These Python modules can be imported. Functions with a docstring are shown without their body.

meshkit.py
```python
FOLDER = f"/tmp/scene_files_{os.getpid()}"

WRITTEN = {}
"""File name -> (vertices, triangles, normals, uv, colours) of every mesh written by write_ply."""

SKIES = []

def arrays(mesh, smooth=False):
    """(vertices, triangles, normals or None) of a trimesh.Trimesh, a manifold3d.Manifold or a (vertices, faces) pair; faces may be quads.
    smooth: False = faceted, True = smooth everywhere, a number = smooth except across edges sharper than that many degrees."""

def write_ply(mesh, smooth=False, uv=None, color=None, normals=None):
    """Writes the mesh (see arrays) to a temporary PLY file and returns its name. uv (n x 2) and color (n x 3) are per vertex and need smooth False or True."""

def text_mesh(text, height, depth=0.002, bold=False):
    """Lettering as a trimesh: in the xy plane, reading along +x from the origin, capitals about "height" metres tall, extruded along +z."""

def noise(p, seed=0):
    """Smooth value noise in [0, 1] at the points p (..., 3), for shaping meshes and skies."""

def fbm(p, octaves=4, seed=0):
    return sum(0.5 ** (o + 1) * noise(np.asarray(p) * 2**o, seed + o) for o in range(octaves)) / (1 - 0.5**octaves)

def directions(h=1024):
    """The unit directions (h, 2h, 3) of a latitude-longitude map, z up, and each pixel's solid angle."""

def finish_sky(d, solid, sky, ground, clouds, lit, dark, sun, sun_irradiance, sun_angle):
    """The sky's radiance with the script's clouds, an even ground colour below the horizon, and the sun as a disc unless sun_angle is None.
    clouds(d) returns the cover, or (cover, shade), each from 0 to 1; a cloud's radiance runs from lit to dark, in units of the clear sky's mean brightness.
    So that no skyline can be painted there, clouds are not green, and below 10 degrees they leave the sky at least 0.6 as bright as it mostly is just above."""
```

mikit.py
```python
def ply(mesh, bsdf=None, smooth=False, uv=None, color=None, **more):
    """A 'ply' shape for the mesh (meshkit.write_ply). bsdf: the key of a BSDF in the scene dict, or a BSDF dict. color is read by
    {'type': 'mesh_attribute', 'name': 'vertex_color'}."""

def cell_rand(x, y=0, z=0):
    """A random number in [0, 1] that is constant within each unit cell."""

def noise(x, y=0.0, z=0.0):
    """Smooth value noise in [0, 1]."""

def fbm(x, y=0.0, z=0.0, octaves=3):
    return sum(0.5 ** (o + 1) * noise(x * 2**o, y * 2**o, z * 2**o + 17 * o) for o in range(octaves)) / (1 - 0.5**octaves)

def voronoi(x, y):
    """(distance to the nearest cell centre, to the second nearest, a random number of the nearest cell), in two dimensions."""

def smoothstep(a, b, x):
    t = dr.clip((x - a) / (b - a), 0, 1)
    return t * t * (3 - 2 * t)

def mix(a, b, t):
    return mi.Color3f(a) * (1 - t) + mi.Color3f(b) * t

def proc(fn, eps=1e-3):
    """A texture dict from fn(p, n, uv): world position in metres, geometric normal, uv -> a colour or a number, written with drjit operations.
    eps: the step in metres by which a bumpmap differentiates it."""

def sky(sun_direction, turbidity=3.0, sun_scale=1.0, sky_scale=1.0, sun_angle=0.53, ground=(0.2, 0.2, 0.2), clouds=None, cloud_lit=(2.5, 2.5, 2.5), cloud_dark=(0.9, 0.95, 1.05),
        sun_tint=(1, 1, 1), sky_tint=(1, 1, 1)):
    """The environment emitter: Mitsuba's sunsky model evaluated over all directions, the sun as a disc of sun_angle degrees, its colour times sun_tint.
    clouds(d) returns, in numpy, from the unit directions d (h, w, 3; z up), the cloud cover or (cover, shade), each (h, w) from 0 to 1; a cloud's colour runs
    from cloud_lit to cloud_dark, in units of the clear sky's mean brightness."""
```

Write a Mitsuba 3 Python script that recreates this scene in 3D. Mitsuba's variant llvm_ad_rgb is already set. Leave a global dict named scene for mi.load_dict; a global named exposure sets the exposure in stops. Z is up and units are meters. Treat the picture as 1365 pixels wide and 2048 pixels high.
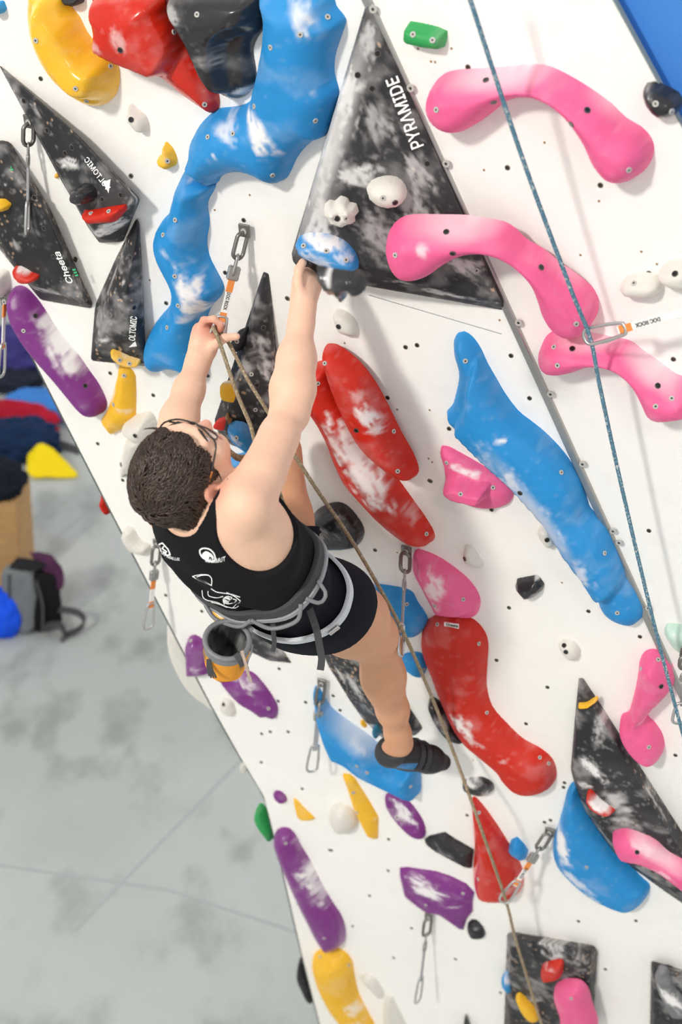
import math, numpy as np, trimesh, manifold3d, mitsuba as mi, mikit, meshkit, drjit as dr
from shapely.geometry import Polygon, Point
from shapely import affinity, contains_xy
from scipy.spatial import Delaunay, cKDTree
from mikit import noise, fbm, smoothstep, mix

# ------------------------------------------------------------------ camera, light, exposure
FPX, TILT, ROLL = 2700.0, math.radians(30), math.radians(4)
FW = np.array([0, math.cos(TILT), -math.sin(TILT)])
_r0 = np.array([1.0, 0, 0]); _u0 = np.cross(_r0, FW)
CR = math.cos(ROLL) * _r0 + math.sin(ROLL) * _u0
CU = -math.sin(ROLL) * _r0 + math.cos(ROLL) * _u0
CAM = np.array([0, 0, 4.9])
T4 = mi.ScalarTransform4f
scene, labels = {}, {}
scene['camera'] = {'type': 'thinlens', 'fov_axis': 'x', 'fov': math.degrees(2 * math.atan(682.5 / FPX)),
                   'aperture_radius': 0.0095, 'focus_distance': 3.25, 'near_clip': 0.05, 'far_clip': 100.0,
                   'to_world': T4().look_at(origin=CAM.tolist(), target=(CAM + FW).tolist(), up=CU.tolist())}
exposure = -0.04
# light the hall throws back from everywhere, plus ceiling flood lamps behind and above the camera
scene['hall_light'] = {'type': 'constant', 'radiance': {'type': 'rgb', 'value': [0.77, 0.76, 0.74]}}

def lamp_entry(name, pos, target, w, h, power, label):
    m = T4().look_at(origin=list(pos), target=list(target), up=[0, 0, 1]) @ T4().scale([w / 2, h / 2, 1])
    scene[name] = {'type': 'rectangle', 'to_world': m, 'bsdf': {'type': 'diffuse', 'reflectance': {'type': 'rgb', 'value': [.8, .8, .8]}},
                   'emitter': {'type': 'area', 'radiance': {'type': 'rgb', 'value': [power, power * .96, power * .88]}}}
    labels[name] = {'label': label, 'category': 'lamp', 'group': 'flood lamps of the hall'}
lamp_entry('flood_lamp', (-5.2, -3.7, 8.3), (0.1, 3.2, 2.8), .78, .78, 345.0, 'square flood lamp high on the left behind the viewer')
lamp_entry('flood_lamp_001', (0.9, -3.0, 8.2), (0.6, 3.0, 2.5), .7, .7, 30.0, 'square flood lamp high behind the viewer')

# ------------------------------------------------------------------ picture <-> place
def ray(x, y): return (x - 682.5) / FPX * CR - (y - 1024) / FPX * CU + FW
def D(x, y, t): return CAM + t * ray(x, y)
def proj(P):
    q = np.asarray(P) - CAM; z = q @ FW
    return np.stack([682.5 + FPX * (q @ CR) / z, 1024 - FPX * (q @ CU) / z, z], -1)
PHI, AL = math.radians(68), math.radians(12)
HN = np.array([-math.cos(PHI), -math.sin(PHI), 0])
WN = math.cos(AL) * HN + np.array([0, 0, -math.sin(AL)])
WU = math.sin(AL) * HN + np.array([0, 0, math.cos(AL)])
WT = np.cross(WU, WN)
class Plane:
    def __init__(s, o, n, up=WU):
        s.o = np.asarray(o, float); s.n = n / np.linalg.norm(n)
        s.t = np.cross(up, s.n); s.t /= np.linalg.norm(s.t); s.u = np.cross(s.n, s.t)
    def hit(s, x, y, h=0.0):
        d = ray(x, y); return CAM + d * (((s.o - CAM) @ s.n + h) / (d @ s.n))
    def ab(s, P): q = np.asarray(P) - s.o; return np.stack([q @ s.t, q @ s.u], -1)
    def xyz(s, ab, h=0.0):
        ab = np.asarray(ab, float); return s.o + ab[..., :1] * s.t + ab[..., 1:2] * s.u + np.asarray(h, float)[..., None] * s.n
L = Plane(D(800, 1000, 3.65), WN)
def rot(v, k, a): k = k / np.linalg.norm(k); return v * math.cos(a) + np.cross(k, v) * math.sin(a) + k * (k @ v) * (1 - math.cos(a))
_sa, _sb = L.hit(737, 0), L.hit(1340, 1330)          # the seam that carries the steel strip
R = Plane(_sa, rot(WN, _sb - _sa, math.radians(5)))
if (R.t @ WN) < 0: R = Plane(_sa, rot(WN, _sb - _sa, math.radians(-5)))

CROP = {'p': (0, 0, 1), 'c1': (0, 0, .5128), 'c2': (665, 0, .5128), 'c3': (0, 550, .337), 'c4': (230, 560, .5128), 'c5': (665, 650, .5128),
        'c6': (250, 1050, .5128), 'c7': (665, 1348, .5128), 'c8': (100, 1348, .5128), 'k1': (230, 780, .2564), 'k2': (350, 500, .2564),
        'k3': (540, 780, .2564), 'k4': (290, 1060, .2564), 'k5': (560, 1080, .2564), 'k6': (640, 1330, .2564), 'k7': (0, 660, .2564), 'k8': (0, 960, .2564)}
def px(crop, pts):
    ox, oy, s = CROP[crop]; return np.asarray(pts, float)[:, :2] * s + [ox, oy]

# ------------------------------------------------------------------ materials
def rgb(*v): return {'type': 'rgb', 'value': list(v)}
def s2l(c): c = np.asarray(c, float) / 255; return np.where(c <= .04045, c / 12.92, ((c + .055) / 1.055) ** 2.4)
VC = {'type': 'mesh_attribute', 'name': 'vertex_color'}
def prin(color, rough=.5, **k): return {'type': 'twosided', 'bsdf': {'type': 'principled', 'base_color': color, 'roughness': rough, **k}}
scene['m_hold'] = prin(VC, .55, specular=.4)
scene['m_gloss'] = prin(VC, .22, specular=.5)
scene['m_matte'] = prin(VC, .85, specular=.2)
scene['m_skin'] = prin(VC, .5, specular=.35)
scene['m_steel'] = prin(rgb(.42, .42, .41), .38, metallic=.85)
scene['m_dark_steel'] = prin(rgb(.22, .21, .20), .4, metallic=.8)
scene['m_alu'] = prin(rgb(.62, .62, .62), .32, metallic=.9)
scene['m_dark'] = prin(rgb(.02, .02, .02), .7)
scene['m_white_print'] = prin(rgb(.86, .86, .86), .7)
scene['m_green_print'] = prin(rgb(.05, .5, .2), .7)
scene['m_orange'] = prin(rgb(.75, .25, .06), .8)
scene['m_tape'] = prin(rgb(.80, .80, .79), .8)
scene['m_grey_web'] = prin(rgb(.30, .31, .33), .8)

def wall_tex(p, n, uv):
    a = fbm(p.x * 2.1 + 3, p.y * 2.1, p.z * 2.1, 3); b = fbm(p.x * 14, p.y * 14, p.z * 14, 3); g = noise(p.x * 400, p.y * 400, p.z * 400)
    m = smoothstep(.55, .8, a) * .05 + smoothstep(.62, .8, b) * .07 + g * .025
    return mix((.885, .87, .845), (.62, .59, .55), m)
scene['m_wall'] = prin(mikit.proc(wall_tex), .75, specular=.25)
scene['m_wall_edge'] = prin(rgb(.24, .28, .27), .7)
scene['m_blue_wall'] = prin(rgb(*s2l((62, 128, 205))), .7)

_fs = [np.array(v) for v in ()]
def floor_tex(p, n, uv):
    a = fbm(p.x * .9 + 7, p.y * .9, 0, 4); b = fbm(p.x * 5.2, p.y * 3.6 + 5, 1, 4); c = noise(p.x * 160, p.y * 160, 0)
    m = smoothstep(.4, .75, a) * .35 + smoothstep(.45, .85, b) * .75 + (c - .5) * .06
    return mix((.50, .535, .53), (.33, .355, .345), m)
scene['m_floor'] = prin(mikit.proc(floor_tex), .8, specular=.2)
scene['m_seam'] = prin(rgb(.40, .43, .44), .8)

# ------------------------------------------------------------------ scene entries
def key(name):
    if name not in scene and not any(k.startswith(name + '__') for k in scene): return name
    i = 1
    while f'{name}_{i:03d}' in scene or any(k.startswith(f'{name}_{i:03d}__') for k in scene): i += 1
    return f'{name}_{i:03d}'
def put(k, mesh, m, smooth=False, color=None, **lab):
    scene[k] = mikit.ply(mesh, m, smooth=smooth, color=color)
    if lab: labels[k] = lab
    return k
def part(parent, name, mesh, m, smooth=False, color=None, label=None):
    k = key(parent + '__' + name)
    scene[k] = mikit.ply(mesh, m, smooth=smooth, color=color)
    if label: labels[k] = {'label': label}
    return k
def part_shared(parent, name, ply, to_world):
    k = key(parent + '__' + name); scene[k] = {**ply, 'to_world': to_world}; return k

def catmull(P, closed=True, step=.012):
    P = np.asarray(P, float); n = len(P); out = []
    idx = range(n) if closed else range(n - 1)
    for i in idx:
        if closed: p0, p1, p2, p3 = P[i - 1], P[i], P[(i + 1) % n], P[(i + 2) % n]
        else: p0, p1, p2, p3 = P[max(i - 1, 0)], P[i], P[i + 1], P[min(i + 2, n - 1)]
        k = max(1, int(np.linalg.norm(p2 - p1) / step)); t = (np.arange(k) / k)[:, None]
        out.append(.5 * (2 * p1 + (p2 - p0) * t + (2 * p0 - 5 * p1 + 4 * p2 - p3) * t ** 2 + (3 * p1 - p0 - 3 * p2 + p3) * t ** 3))
    if not closed: out.append(P[-1:])
    return np.vstack(out)
def tube(points, r, sides=8, closed=False):
    p = np.asarray(points, float); n = len(p)
    t = (np.roll(p, -1, 0) - np.roll(p, 1, 0)) if closed else np.gradient(p, axis=0)
    t /= np.linalg.norm(t, axis=1, keepdims=True) + 1e-12
    a = np.zeros_like(p); v = np.array([0.3, .5, .81]); v = np.cross(t[0], v)
    for i in range(n):
        v = v - t[i] * (v @ t[i]); v /= np.linalg.norm(v) + 1e-12; a[i] = v
    b = np.cross(t, a); ang = np.arange(sides) * 2 * np.pi / sides
    r = np.broadcast_to(r, (n,))[:, None, None]
    V = (p[:, None] + r * (np.cos(ang)[None, :, None] * a[:, None] + np.sin(ang)[None, :, None] * b[:, None])).reshape(-1, 3)
    m = n if closed else n - 1
    i, j = np.meshgrid(np.arange(m), np.arange(sides), indexing='ij'); i2 = (i + 1) % n
    q = np.stack([i * sides + j, i * sides + (j + 1) % sides, i2 * sides + (j + 1) % sides, i2 * sides + j], -1).reshape(-1, 4)
    F = np.vstack([q[:, [0, 1, 2]], q[:, [0, 2, 3]]])
    if not closed:
        V = np.vstack([V, p[0], p[-1]]); k = n * sides; j = np.arange(sides); e = (n - 1) * sides
        F = np.vstack([F, np.stack([j * 0 + k, (j + 1) % sides, j], 1), np.stack([j * 0 + k + 1, e + j, e + (j + 1) % sides], 1)])
    return trimesh.Trimesh(V, F, process=False)
def frame(o, x, y, z): M = np.eye(4); M[:3, 0], M[:3, 1], M[:3, 2], M[:3, 3] = x, y, z, o; return M
def rbox(lx, ly, lz, b=.15):
    """box with chamfered edges, centred"""
    c = min(lx, ly, lz) * b; P = []
    for s in np.ndindex(2, 2, 2):
        s = np.array(s) * 2 - 1
        for k in range(3):
            q = np.array([lx, ly, lz]) / 2 - c; q[k] += c; P.append(q * s)
    return trimesh.convex.convex_hull(np.array(P))
N_ = lambda p, s, seed=0, o=4: meshkit.fbm(np.asarray(p) * s, o, seed)
def sm(a, b, x): t = np.clip((x - a) / (b - a), 0, 1); return t * t * (3 - 2 * t)

PAL = {'yellow': s2l((246, 190, 44)), 'red': s2l((204, 36, 16)), 'black': s2l((38, 38, 42)), 'blue': s2l((32, 142, 212)), 'pink': s2l((240, 98, 152)),
       'purple': s2l((126, 46, 132)), 'white': s2l((226, 222, 214)), 'green': s2l((44, 160, 84)), 'grey': s2l((120, 120, 124)), 'orange': s2l((222, 150, 50)),
       'mint': s2l((190, 220, 205))}
def paint(V, base, chalk=(), seed=0, wear=.12, dots=0.0, scale=1.0):
    """base colour with mottling, chalk smudges and, at negative strength, smooth washes of chalk and painted highlight (centre, radii along/across, direction, strength) in place coordinates"""
    c = np.ones((len(V), 3)) * base * .88
    c *= (1 + .16 * (N_(V, 9, seed) - .5) + .10 * (N_(V, 90, seed + 5, 2) - .5))[:, None]
    chalk_sheen = np.zeros(len(V))
    for (o, e1, e2, r1, r2, s) in chalk:
        q = V - o; d = np.sqrt((q @ e1 / r1) ** 2 + (q @ e2 / r2) ** 2)
        g = N_(np.stack([q @ e1 * 26, q @ e2 * 70, q @ e2 * 0], -1), 1, seed + 11, 5); g2 = N_(np.stack([q @ e1 * 60, q @ e2 * 150, q @ e2 * 0], -1), 1, seed + 15, 3)
        if s < 0: chalk_sheen = np.maximum(chalk_sheen, -s * sm(1.15, .15, d + .25 * (g - .5))); continue  # negative strength: smooth wash, carries painted highlights as well as chalk dust
        chalk_sheen = np.maximum(chalk_sheen, s * sm(1.1, .35, d + (g - .5) * 1.7) * sm(.12, .62, g2 + .25 * s - .35 * d) * 1.15)
    chalk_sheen = np.maximum(chalk_sheen, wear * (.10 * sm(.4, .8, N_(V, 9, seed + 3)) + sm(.52, .72, N_(V, 16, seed + 3)) * (.2 + N_(V, 60, seed + 9, 3)) + .5 * sm(.64, .76, N_(V, 75, seed + 31, 3))))
    if dots:
        g = np.floor(V * 150).astype(int); hsh = np.sin(g @ np.array([12.9898, 78.233, 37.719]) + seed) * 43758.5453; hsh -= np.floor(hsh)
        f = np.abs(V * 150 - g - .5).max(1) < .42
        on = f & (hsh < .3 * dots * sm(.47, .66, N_(V, 6, seed + 20)))
        c[on] = np.array([.62, .42, .28]) * (.6 + .8 * hsh[on] / max(dots, 1e-6))[:, None]
    chalk_sheen = np.clip(chalk_sheen, 0, .93)[:, None]
    return np.clip(c * (1 - chalk_sheen) + np.array([.84, .82, .82]) * chalk_sheen, 0, .95)

# ------------------------------------------------------------------ bolts shared by all holds
def make_bolt():
    o = trimesh.creation.annulus(.0032, .0078, .004, sections=20); o.apply_translation([0, 0, .0005])
    d = trimesh.creation.cylinder(.0034, .003, sections=12)
    m = trimesh.util.concatenate([o, d]); c = np.vstack([np.tile([.45, .44, .42], (len(o.vertices), 1)), np.tile([.05, .045, .04], (len(d.vertices), 1))])
    return mikit.ply(m, 'm_hold', color=c)
BOLT = make_bolt()
_d = trimesh.creation.cylinder(.0072, .003, sections=14); _a = trimesh.creation.annulus(.0070, .0088, .0034, sections=18)
HOLE = mikit.ply(trimesh.util.concatenate([_d, _a]), 'm_gloss', color=np.vstack([np.tile([.008, .007, .007], (len(_d.vertices), 1)), np.tile([.10, .09, .09], (len(_a.vertices), 1))]))
_d = trimesh.creation.cylinder(.0062, .003, sections=14); _a = trimesh.creation.annulus(.006, .0085, .0036, sections=16)
TNUT = mikit.ply(trimesh.util.concatenate([_d, _a]), 'm_hold', color=np.vstack([np.tile([.02, .018, .016], (len(_d.vertices), 1)), np.tile([.16, .15, .12], (len(_a.vertices), 1))]))
_d = trimesh.creation.cylinder(.003, .002, sections=8)
SCREW = mikit.ply(_d, 'm_hold', color=np.tile([.32, .22, .14], (len(_d.vertices), 1)))
def basis(n, up=WU):
    t = np.cross(up, n); t /= np.linalg.norm(t); return t, np.cross(n, t)
def stick_on(parent, name, ply, tri, pts_px, lift=.0005, s=.78):
    """fixes a shared piece where the pixel's ray meets the mesh"""
    for (x, y) in pts_px:
        loc, _, fi = tri.ray.intersects_location([CAM], [ray(x, y)], multiple_hits=False)
        if len(loc) == 0: continue
        n = tri.face_normals[fi[0]]; n = n if n @ ray(x, y) < 0 else -n
        t, u = basis(n)
        part_shared(parent, name, ply, T4(frame(loc[0] + n * lift, t * s, u * s, n * s)))

# ------------------------------------------------------------------ holds
SEED = [0]
def dome(poly, H, Rr, step, prof, layers, slope=(0, 0)):
    """mesh over a polygon in plane coordinates: height by distance from the rim; layers add further domes inside"""
    b = poly.exterior; n = max(24, int(b.length / step)); ring = np.array([b.interpolate(i / n, normalized=True).coords[0] for i in range(n)])
    x0, y0, x1, y1 = poly.bounds
    gx, gy = np.meshgrid(np.arange(x0, x1, step), np.arange(y0, y1, step * .87)); gx[1::2] += step / 2
    g = np.stack([gx.ravel(), gy.ravel()], 1); inner = poly.buffer(-step * .55)
    g = g[contains_xy(inner, g[:, 0], g[:, 1])] if not inner.is_empty else g[:0]
    dense = np.array([b.interpolate(i / (4 * n), normalized=True).coords[0] for i in range(4 * n)])
    P = np.vstack([ring, g]); tri = Delaunay(P).simplices; c = P[tri].mean(1); tri = tri[contains_xy(poly, c[:, 0], c[:, 1])]
    a = P[tri]; cr = (a[:, 1, 0] - a[:, 0, 0]) * (a[:, 2, 1] - a[:, 0, 1]) - (a[:, 1, 1] - a[:, 0, 1]) * (a[:, 2, 0] - a[:, 0, 0])
    tri = tri[np.abs(cr) > 1e-9]; cr = cr[np.abs(cr) > 1e-9]; tri[cr < 0] = tri[cr < 0][:, ::-1]
    d = cKDTree(dense).query(P)[0]; d[:n] = 0
    Rr = Rr or max(d.max() * .95, .01)
    t = np.clip(d / Rr, 0, 1)
    z = H * (1 - (1 - t) ** 2) ** prof + min(.005, H * .2)
    for (lp, lh, lr) in layers:
        dl = cKDTree(np.array(lp.exterior.segmentize(.004).coords)).query(P)[0] * np.where(contains_xy(lp, P[:, 0], P[:, 1]), 1, -1)
        z = z + lh * sm(-lr * .3, lr, dl)
    m = len(P); F = [tri]
    V2 = np.vstack([P, ring]); z2 = np.concatenate([z, np.full(n, -.004)])
    i = np.arange(n); j = (i + 1) % n
    area = .5 * np.sum(ring[i, 0] * ring[j, 1] - ring[j, 0] * ring[i, 1])
    q = np.stack([i, j, m + j, m + i], 1)
    if area > 0: q = q[:, ::-1]
    F += [q[:, [0, 1, 2]], q[:, [0, 2, 3]]]
    return V2, z2, np.vstack(F)
def outline(crop, pts, pl, h=0.0, smooth=True):
    q = px(crop, pts); w = np.array([pl.ab(pl.hit(x, y, h)) for x, y in q])
    if smooth: w = catmull(w)
    p = Polygon(w)
    if not p.is_valid: p = p.buffer(0)
    if p.geom_type == 'MultiPolygon': p = max(p.geoms, key=lambda g: g.area)
    return p
HOLDS = {}
def hold(name, label, color, crop, pts, H=.06, pl=None, Rr=None, prof=.62, smooth=True, layers=(), chalk=(), bolts=(), holes=(), mat='m_hold', wear=.12, lift=0.0,
         group=None, step=None, cat='climbing hold', lean=.22, dots=0.0, rough=0.0):
    pl = pl or L; SEED[0] += 7; sd = SEED[0]
    base = Plane(pl.o + pl.n * lift, pl.n) if lift else pl
    poly = outline(crop, pts, base, lean * H, smooth)
    size = math.sqrt(poly.area); step = step or float(np.clip(size / 34, .0042, .0085))
    if smooth: poly = poly.buffer(-.003).buffer(.003)
    if poly.geom_type == 'MultiPolygon': poly = max(poly.geoms, key=lambda g: g.area)
    lay = [(outline(crop, lp, base, .6 * H, True), lh, lr) for (lp, lh, lr) in layers]
    V2, z, F = dome(poly, H, Rr, step, prof, lay)
    if rough: z = z + np.where(z > .004, rough * (N_(np.c_[V2, V2[:, 0] * 0], 24, sd, 3) - .5), 0)
    V = base.xyz(V2, z)
    ch = []
    for (x, y, r1, r2, ang, s) in chalk:
        (X, Y), = px(crop, [(x, y)]); k = CROP[crop][2]
        o = base.hit(X, Y, H * .7); dd = np.linalg.norm(o - CAM) / FPX
        e1 = base.hit(X + 10 * math.cos(math.radians(ang)), Y + 10 * math.sin(math.radians(ang)), H * .7) - o; e1 /= np.linalg.norm(e1)
        ch.append((o, e1, np.cross(base.n, e1), r1 * k * dd, r2 * k * dd, s))
    base_c = PAL[color] if isinstance(color, str) else s2l(color)
    col = paint(V, base_c, ch, sd, wear, dots)
    k = key(name); mesh = trimesh.Trimesh(V, F, process=False)
    scene[k] = mikit.ply(mesh, mat, smooth=True, color=col)
    labels[k] = {'label': label, 'category': cat}
    if group: labels[k]['group'] = group
    if len(bolts): stick_on(k, 'bolt', BOLT, mesh, px(crop, bolts))
    if len(holes): stick_on(k, 'bolt_hole', HOLE, mesh, px(crop, holes))
    HOLDS[k] = mesh
    return k
def volume(name, label, crop, pts, color='black', pl=None, step=.006, chalk=(), wear=.32, dots=.2, cat='climbing volume', holes=(), bolts=(), mat='m_hold', soft=3):
    """bolted-on faceted volume: hull of corner points (pixel x, pixel y, height off the wall)"""
    pl = pl or L; SEED[0] += 7; sd = SEED[0]
    q = px(crop, pts); P = np.array([pl.hit(x, y, h) for (x, y), h in zip(q, np.asarray(pts, float)[:, 2])])
    hull = trimesh.convex.convex_hull(P)
    mm = manifold3d.Manifold.hull_points(P).refine_to_length(step).to_mesh(); m = trimesh.Trimesh(mm.vert_properties[:, :3], mm.tri_verts, process=False)
    if soft: trimesh.smoothing.filter_laplacian(m, lamb=.5, iterations=soft, volume_constraint=False)
    V = np.array(m.vertices)
    ch = []
    for (x, y, r1, r2, ang, s) in chalk:
        (X, Y), = px(crop, [(x, y)]); k = CROP[crop][2]
        loc, _, fi = hull.ray.intersects_location([CAM], [ray(X, Y)], multiple_hits=False)
        if len(loc) == 0: continue
        o = loc[0]; n = hull.face_normals[fi[0]]; pp = Plane(o, n); dd = np.linalg.norm(o - CAM) / FPX
        e1 = pp.hit(X + 10 * math.cos(math.radians(ang)), Y + 10 * math.sin(math.radians(ang))) - o; e1 /= np.linalg.norm(e1)
        ch.append((o, e1, np.cross(n, e1), r1 * k * dd, r2 * k * dd, s))
    k = key(name); col = paint(V, PAL[color], ch, sd, wear, dots)
    scene[k] = mikit.ply(m, mat, smooth=35 if False else True, color=col); labels[k] = {'label': label, 'category': cat}
    if len(holes): stick_on(k, 'bolt_hole', HOLE, m, px(crop, holes))
    if len(bolts): stick_on(k, 'bolt', BOLT, m, px(crop, bolts))
    HOLDS[k] = m; m.hull_planes = hull
    return k, m
def facet(m, x, y):
    """plane of the volume's face that the pixel's ray meets"""
    h = m.hull_planes; loc, _, fi = h.ray.intersects_location([CAM], [ray(x, y)], multiple_hits=False)
    if len(loc): return Plane(loc[0], h.face_normals[fi[0]])
    c = h.triangles_center; vis = ((c - CAM) * h.face_normals).sum(1) < -.05
    q = proj(c)[:, :2] - [x, y]; i = np.argmin(np.where(vis, (q ** 2).sum(1), 1e12)); print('facet missed', x, y)
    return Plane(c[i], h.face_normals[i])
def lettering(parent, text, p0, p1, height_px, pl, m='m_white_print', bold=True, name='lettering', lift=.0015, flip=False, label=None):
    """flat print reading from pixel p0 to p1 on the plane"""
    a, b = pl.hit(*p0, lift), pl.hit(*p1, lift); e = b - a; ln = np.linalg.norm(e); e /= ln
    u = np.cross(pl.n, e); u = -u if flip else u
    t = meshkit.text_mesh(text, 1.0, .01, bold); w = t.vertices[:, 0].max() - t.vertices[:, 0].min()
    hh = height_px * np.linalg.norm(a - CAM) / FPX
    V = np.array(t.vertices); V[:, 0] -= V[:, 0].min()
    W = a + V[:, :1] * (ln / w) * e + V[:, 1:2] * hh * u + (V[:, 2:3] * .05) * pl.n
    return part(parent, name, trimesh.Trimesh(W, t.faces, process=False), m, label=label)

# ------------------------------------------------------------------ the setting: floor, the two wall panels, steel strip, blue wall
def slab(poly, pl, th):
    m = trimesh.creation.extrude_polygon(poly, th, engine='earcut'); V = m.vertices.copy()
    return trimesh.Trimesh(pl.xyz(V[:, :2], V[:, 2] - th), m.faces, process=False)
def struct(k, mesh, m, **kw):
    scene[k] = mikit.ply(mesh, m, **kw); labels[k] = {'kind': 'structure'}
fl = trimesh.creation.box([40, 40, .1]); fl.apply_translation([0, 10, -.05]); struct('floor', fl, 'm_floor')
def ground(x, y): d = ray(x, y); return CAM - d * (CAM[2] / d[2])
for a, b in [((150, 1862), (560, 1440)), ((100, 1085), (205, 1000)), ((335, 1780), (640, 1880)), ((-40, 1725), (335, 1780))]:
    a, b = ground(*a), ground(*b); e = (b - a) / np.linalg.norm(b - a); s = np.cross([0, 0, 1], e) * .008
    V = np.array([a - s, b - s, b + s, a + s]); V = np.vstack([V - [0, 0, .01], V + [0, 0, .0015]])
    part('floor', 'mat_joint', trimesh.convex.convex_hull(V), 'm_seam')
edgeL = [(-420, -212), (0, 590), (67, 718), (140, 862), (216, 1010), (340, 1250), (424, 1412), (480, 1512), (528, 1592), (541, 1640), (563, 1730), (603, 1903), (641, 2052), (690, 2250)]
seam = [(1620, 1950), (1340, 1330), (737, 0), (640, -215)]
pl_poly = Polygon([L.ab(L.hit(*p)) for p in edgeL + [(1750, 2250)] + seam])
struct('wall_left', slab(pl_poly, L, .30), 'm_wall')
pr = [(1620, 1950), (1340, 1330), (737, 0), (640, -215), (1110, -215), (1227, 0), (1375, 272), (1800, 1050), (1800, 1950)]
pr_poly = Polygon([R.ab(R.hit(*p)) for p in pr]).buffer(0)
struct('wall_right', slab(pr_poly, R, .014), 'm_wall')
# thin dark edge board along the free edge of the left panel
P = catmull([L.hit(*p, -.002) for p in edgeL[:13]], False, .03)
V, F = [], []
for q in P: V += [q + L.n * .003 - L.t * .004, q - L.n * .3 - L.t * .004]
for i in range(len(P) - 1): a = 2 * i; F += [[a, a + 1, a + 3], [a, a + 3, a + 2], [a, a + 3, a + 1], [a, a + 2, a + 3]]
struct('trim_1', trimesh.Trimesh(V, F, process=False), 'm_wall_edge')
# steel strip on the seam
e = (_sb - _sa) / np.linalg.norm(_sb - _sa); a, b = _sa - e * .3, _sb + e * .75
side = np.cross(L.n, e)
V = np.array([p + s * side * .0095 + h * L.n for p in (a, b) for (s, h) in ((-1, -.01), (1, -.01), (1, .0095), (.7, .012), (-.7, .012), (-1, .0095))])
struct('trim_2', trimesh.convex.convex_hull(V), 'm_steel')
for (x, y) in [(747, 18), (822, 176), (893, 327), (1038, 645), (1102, 788), (1166, 928), (1227, 1062), (1239, 1085), (1298, 1216)]:
    q = L.hit(x, y, .012); t_, u_ = basis(L.n)
    part_shared('trim_2', 'rivet', BOLT, T4(frame(q, t_ * 1.1, u_ * 1.1, L.n)))
# panel joint of the left wall
a, b = L.hit(738, 590), L.hit(1004, 668); e = (b - a) / np.linalg.norm(b - a); s = np.cross(L.n, e) * .0013
part('wall_left', 'panel_joint', trimesh.convex.convex_hull(np.array([p + k * s + h * L.n for p in (a, b) for k in (-1, 1) for h in (-.003, .0006)])), 'm_seam')
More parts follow.
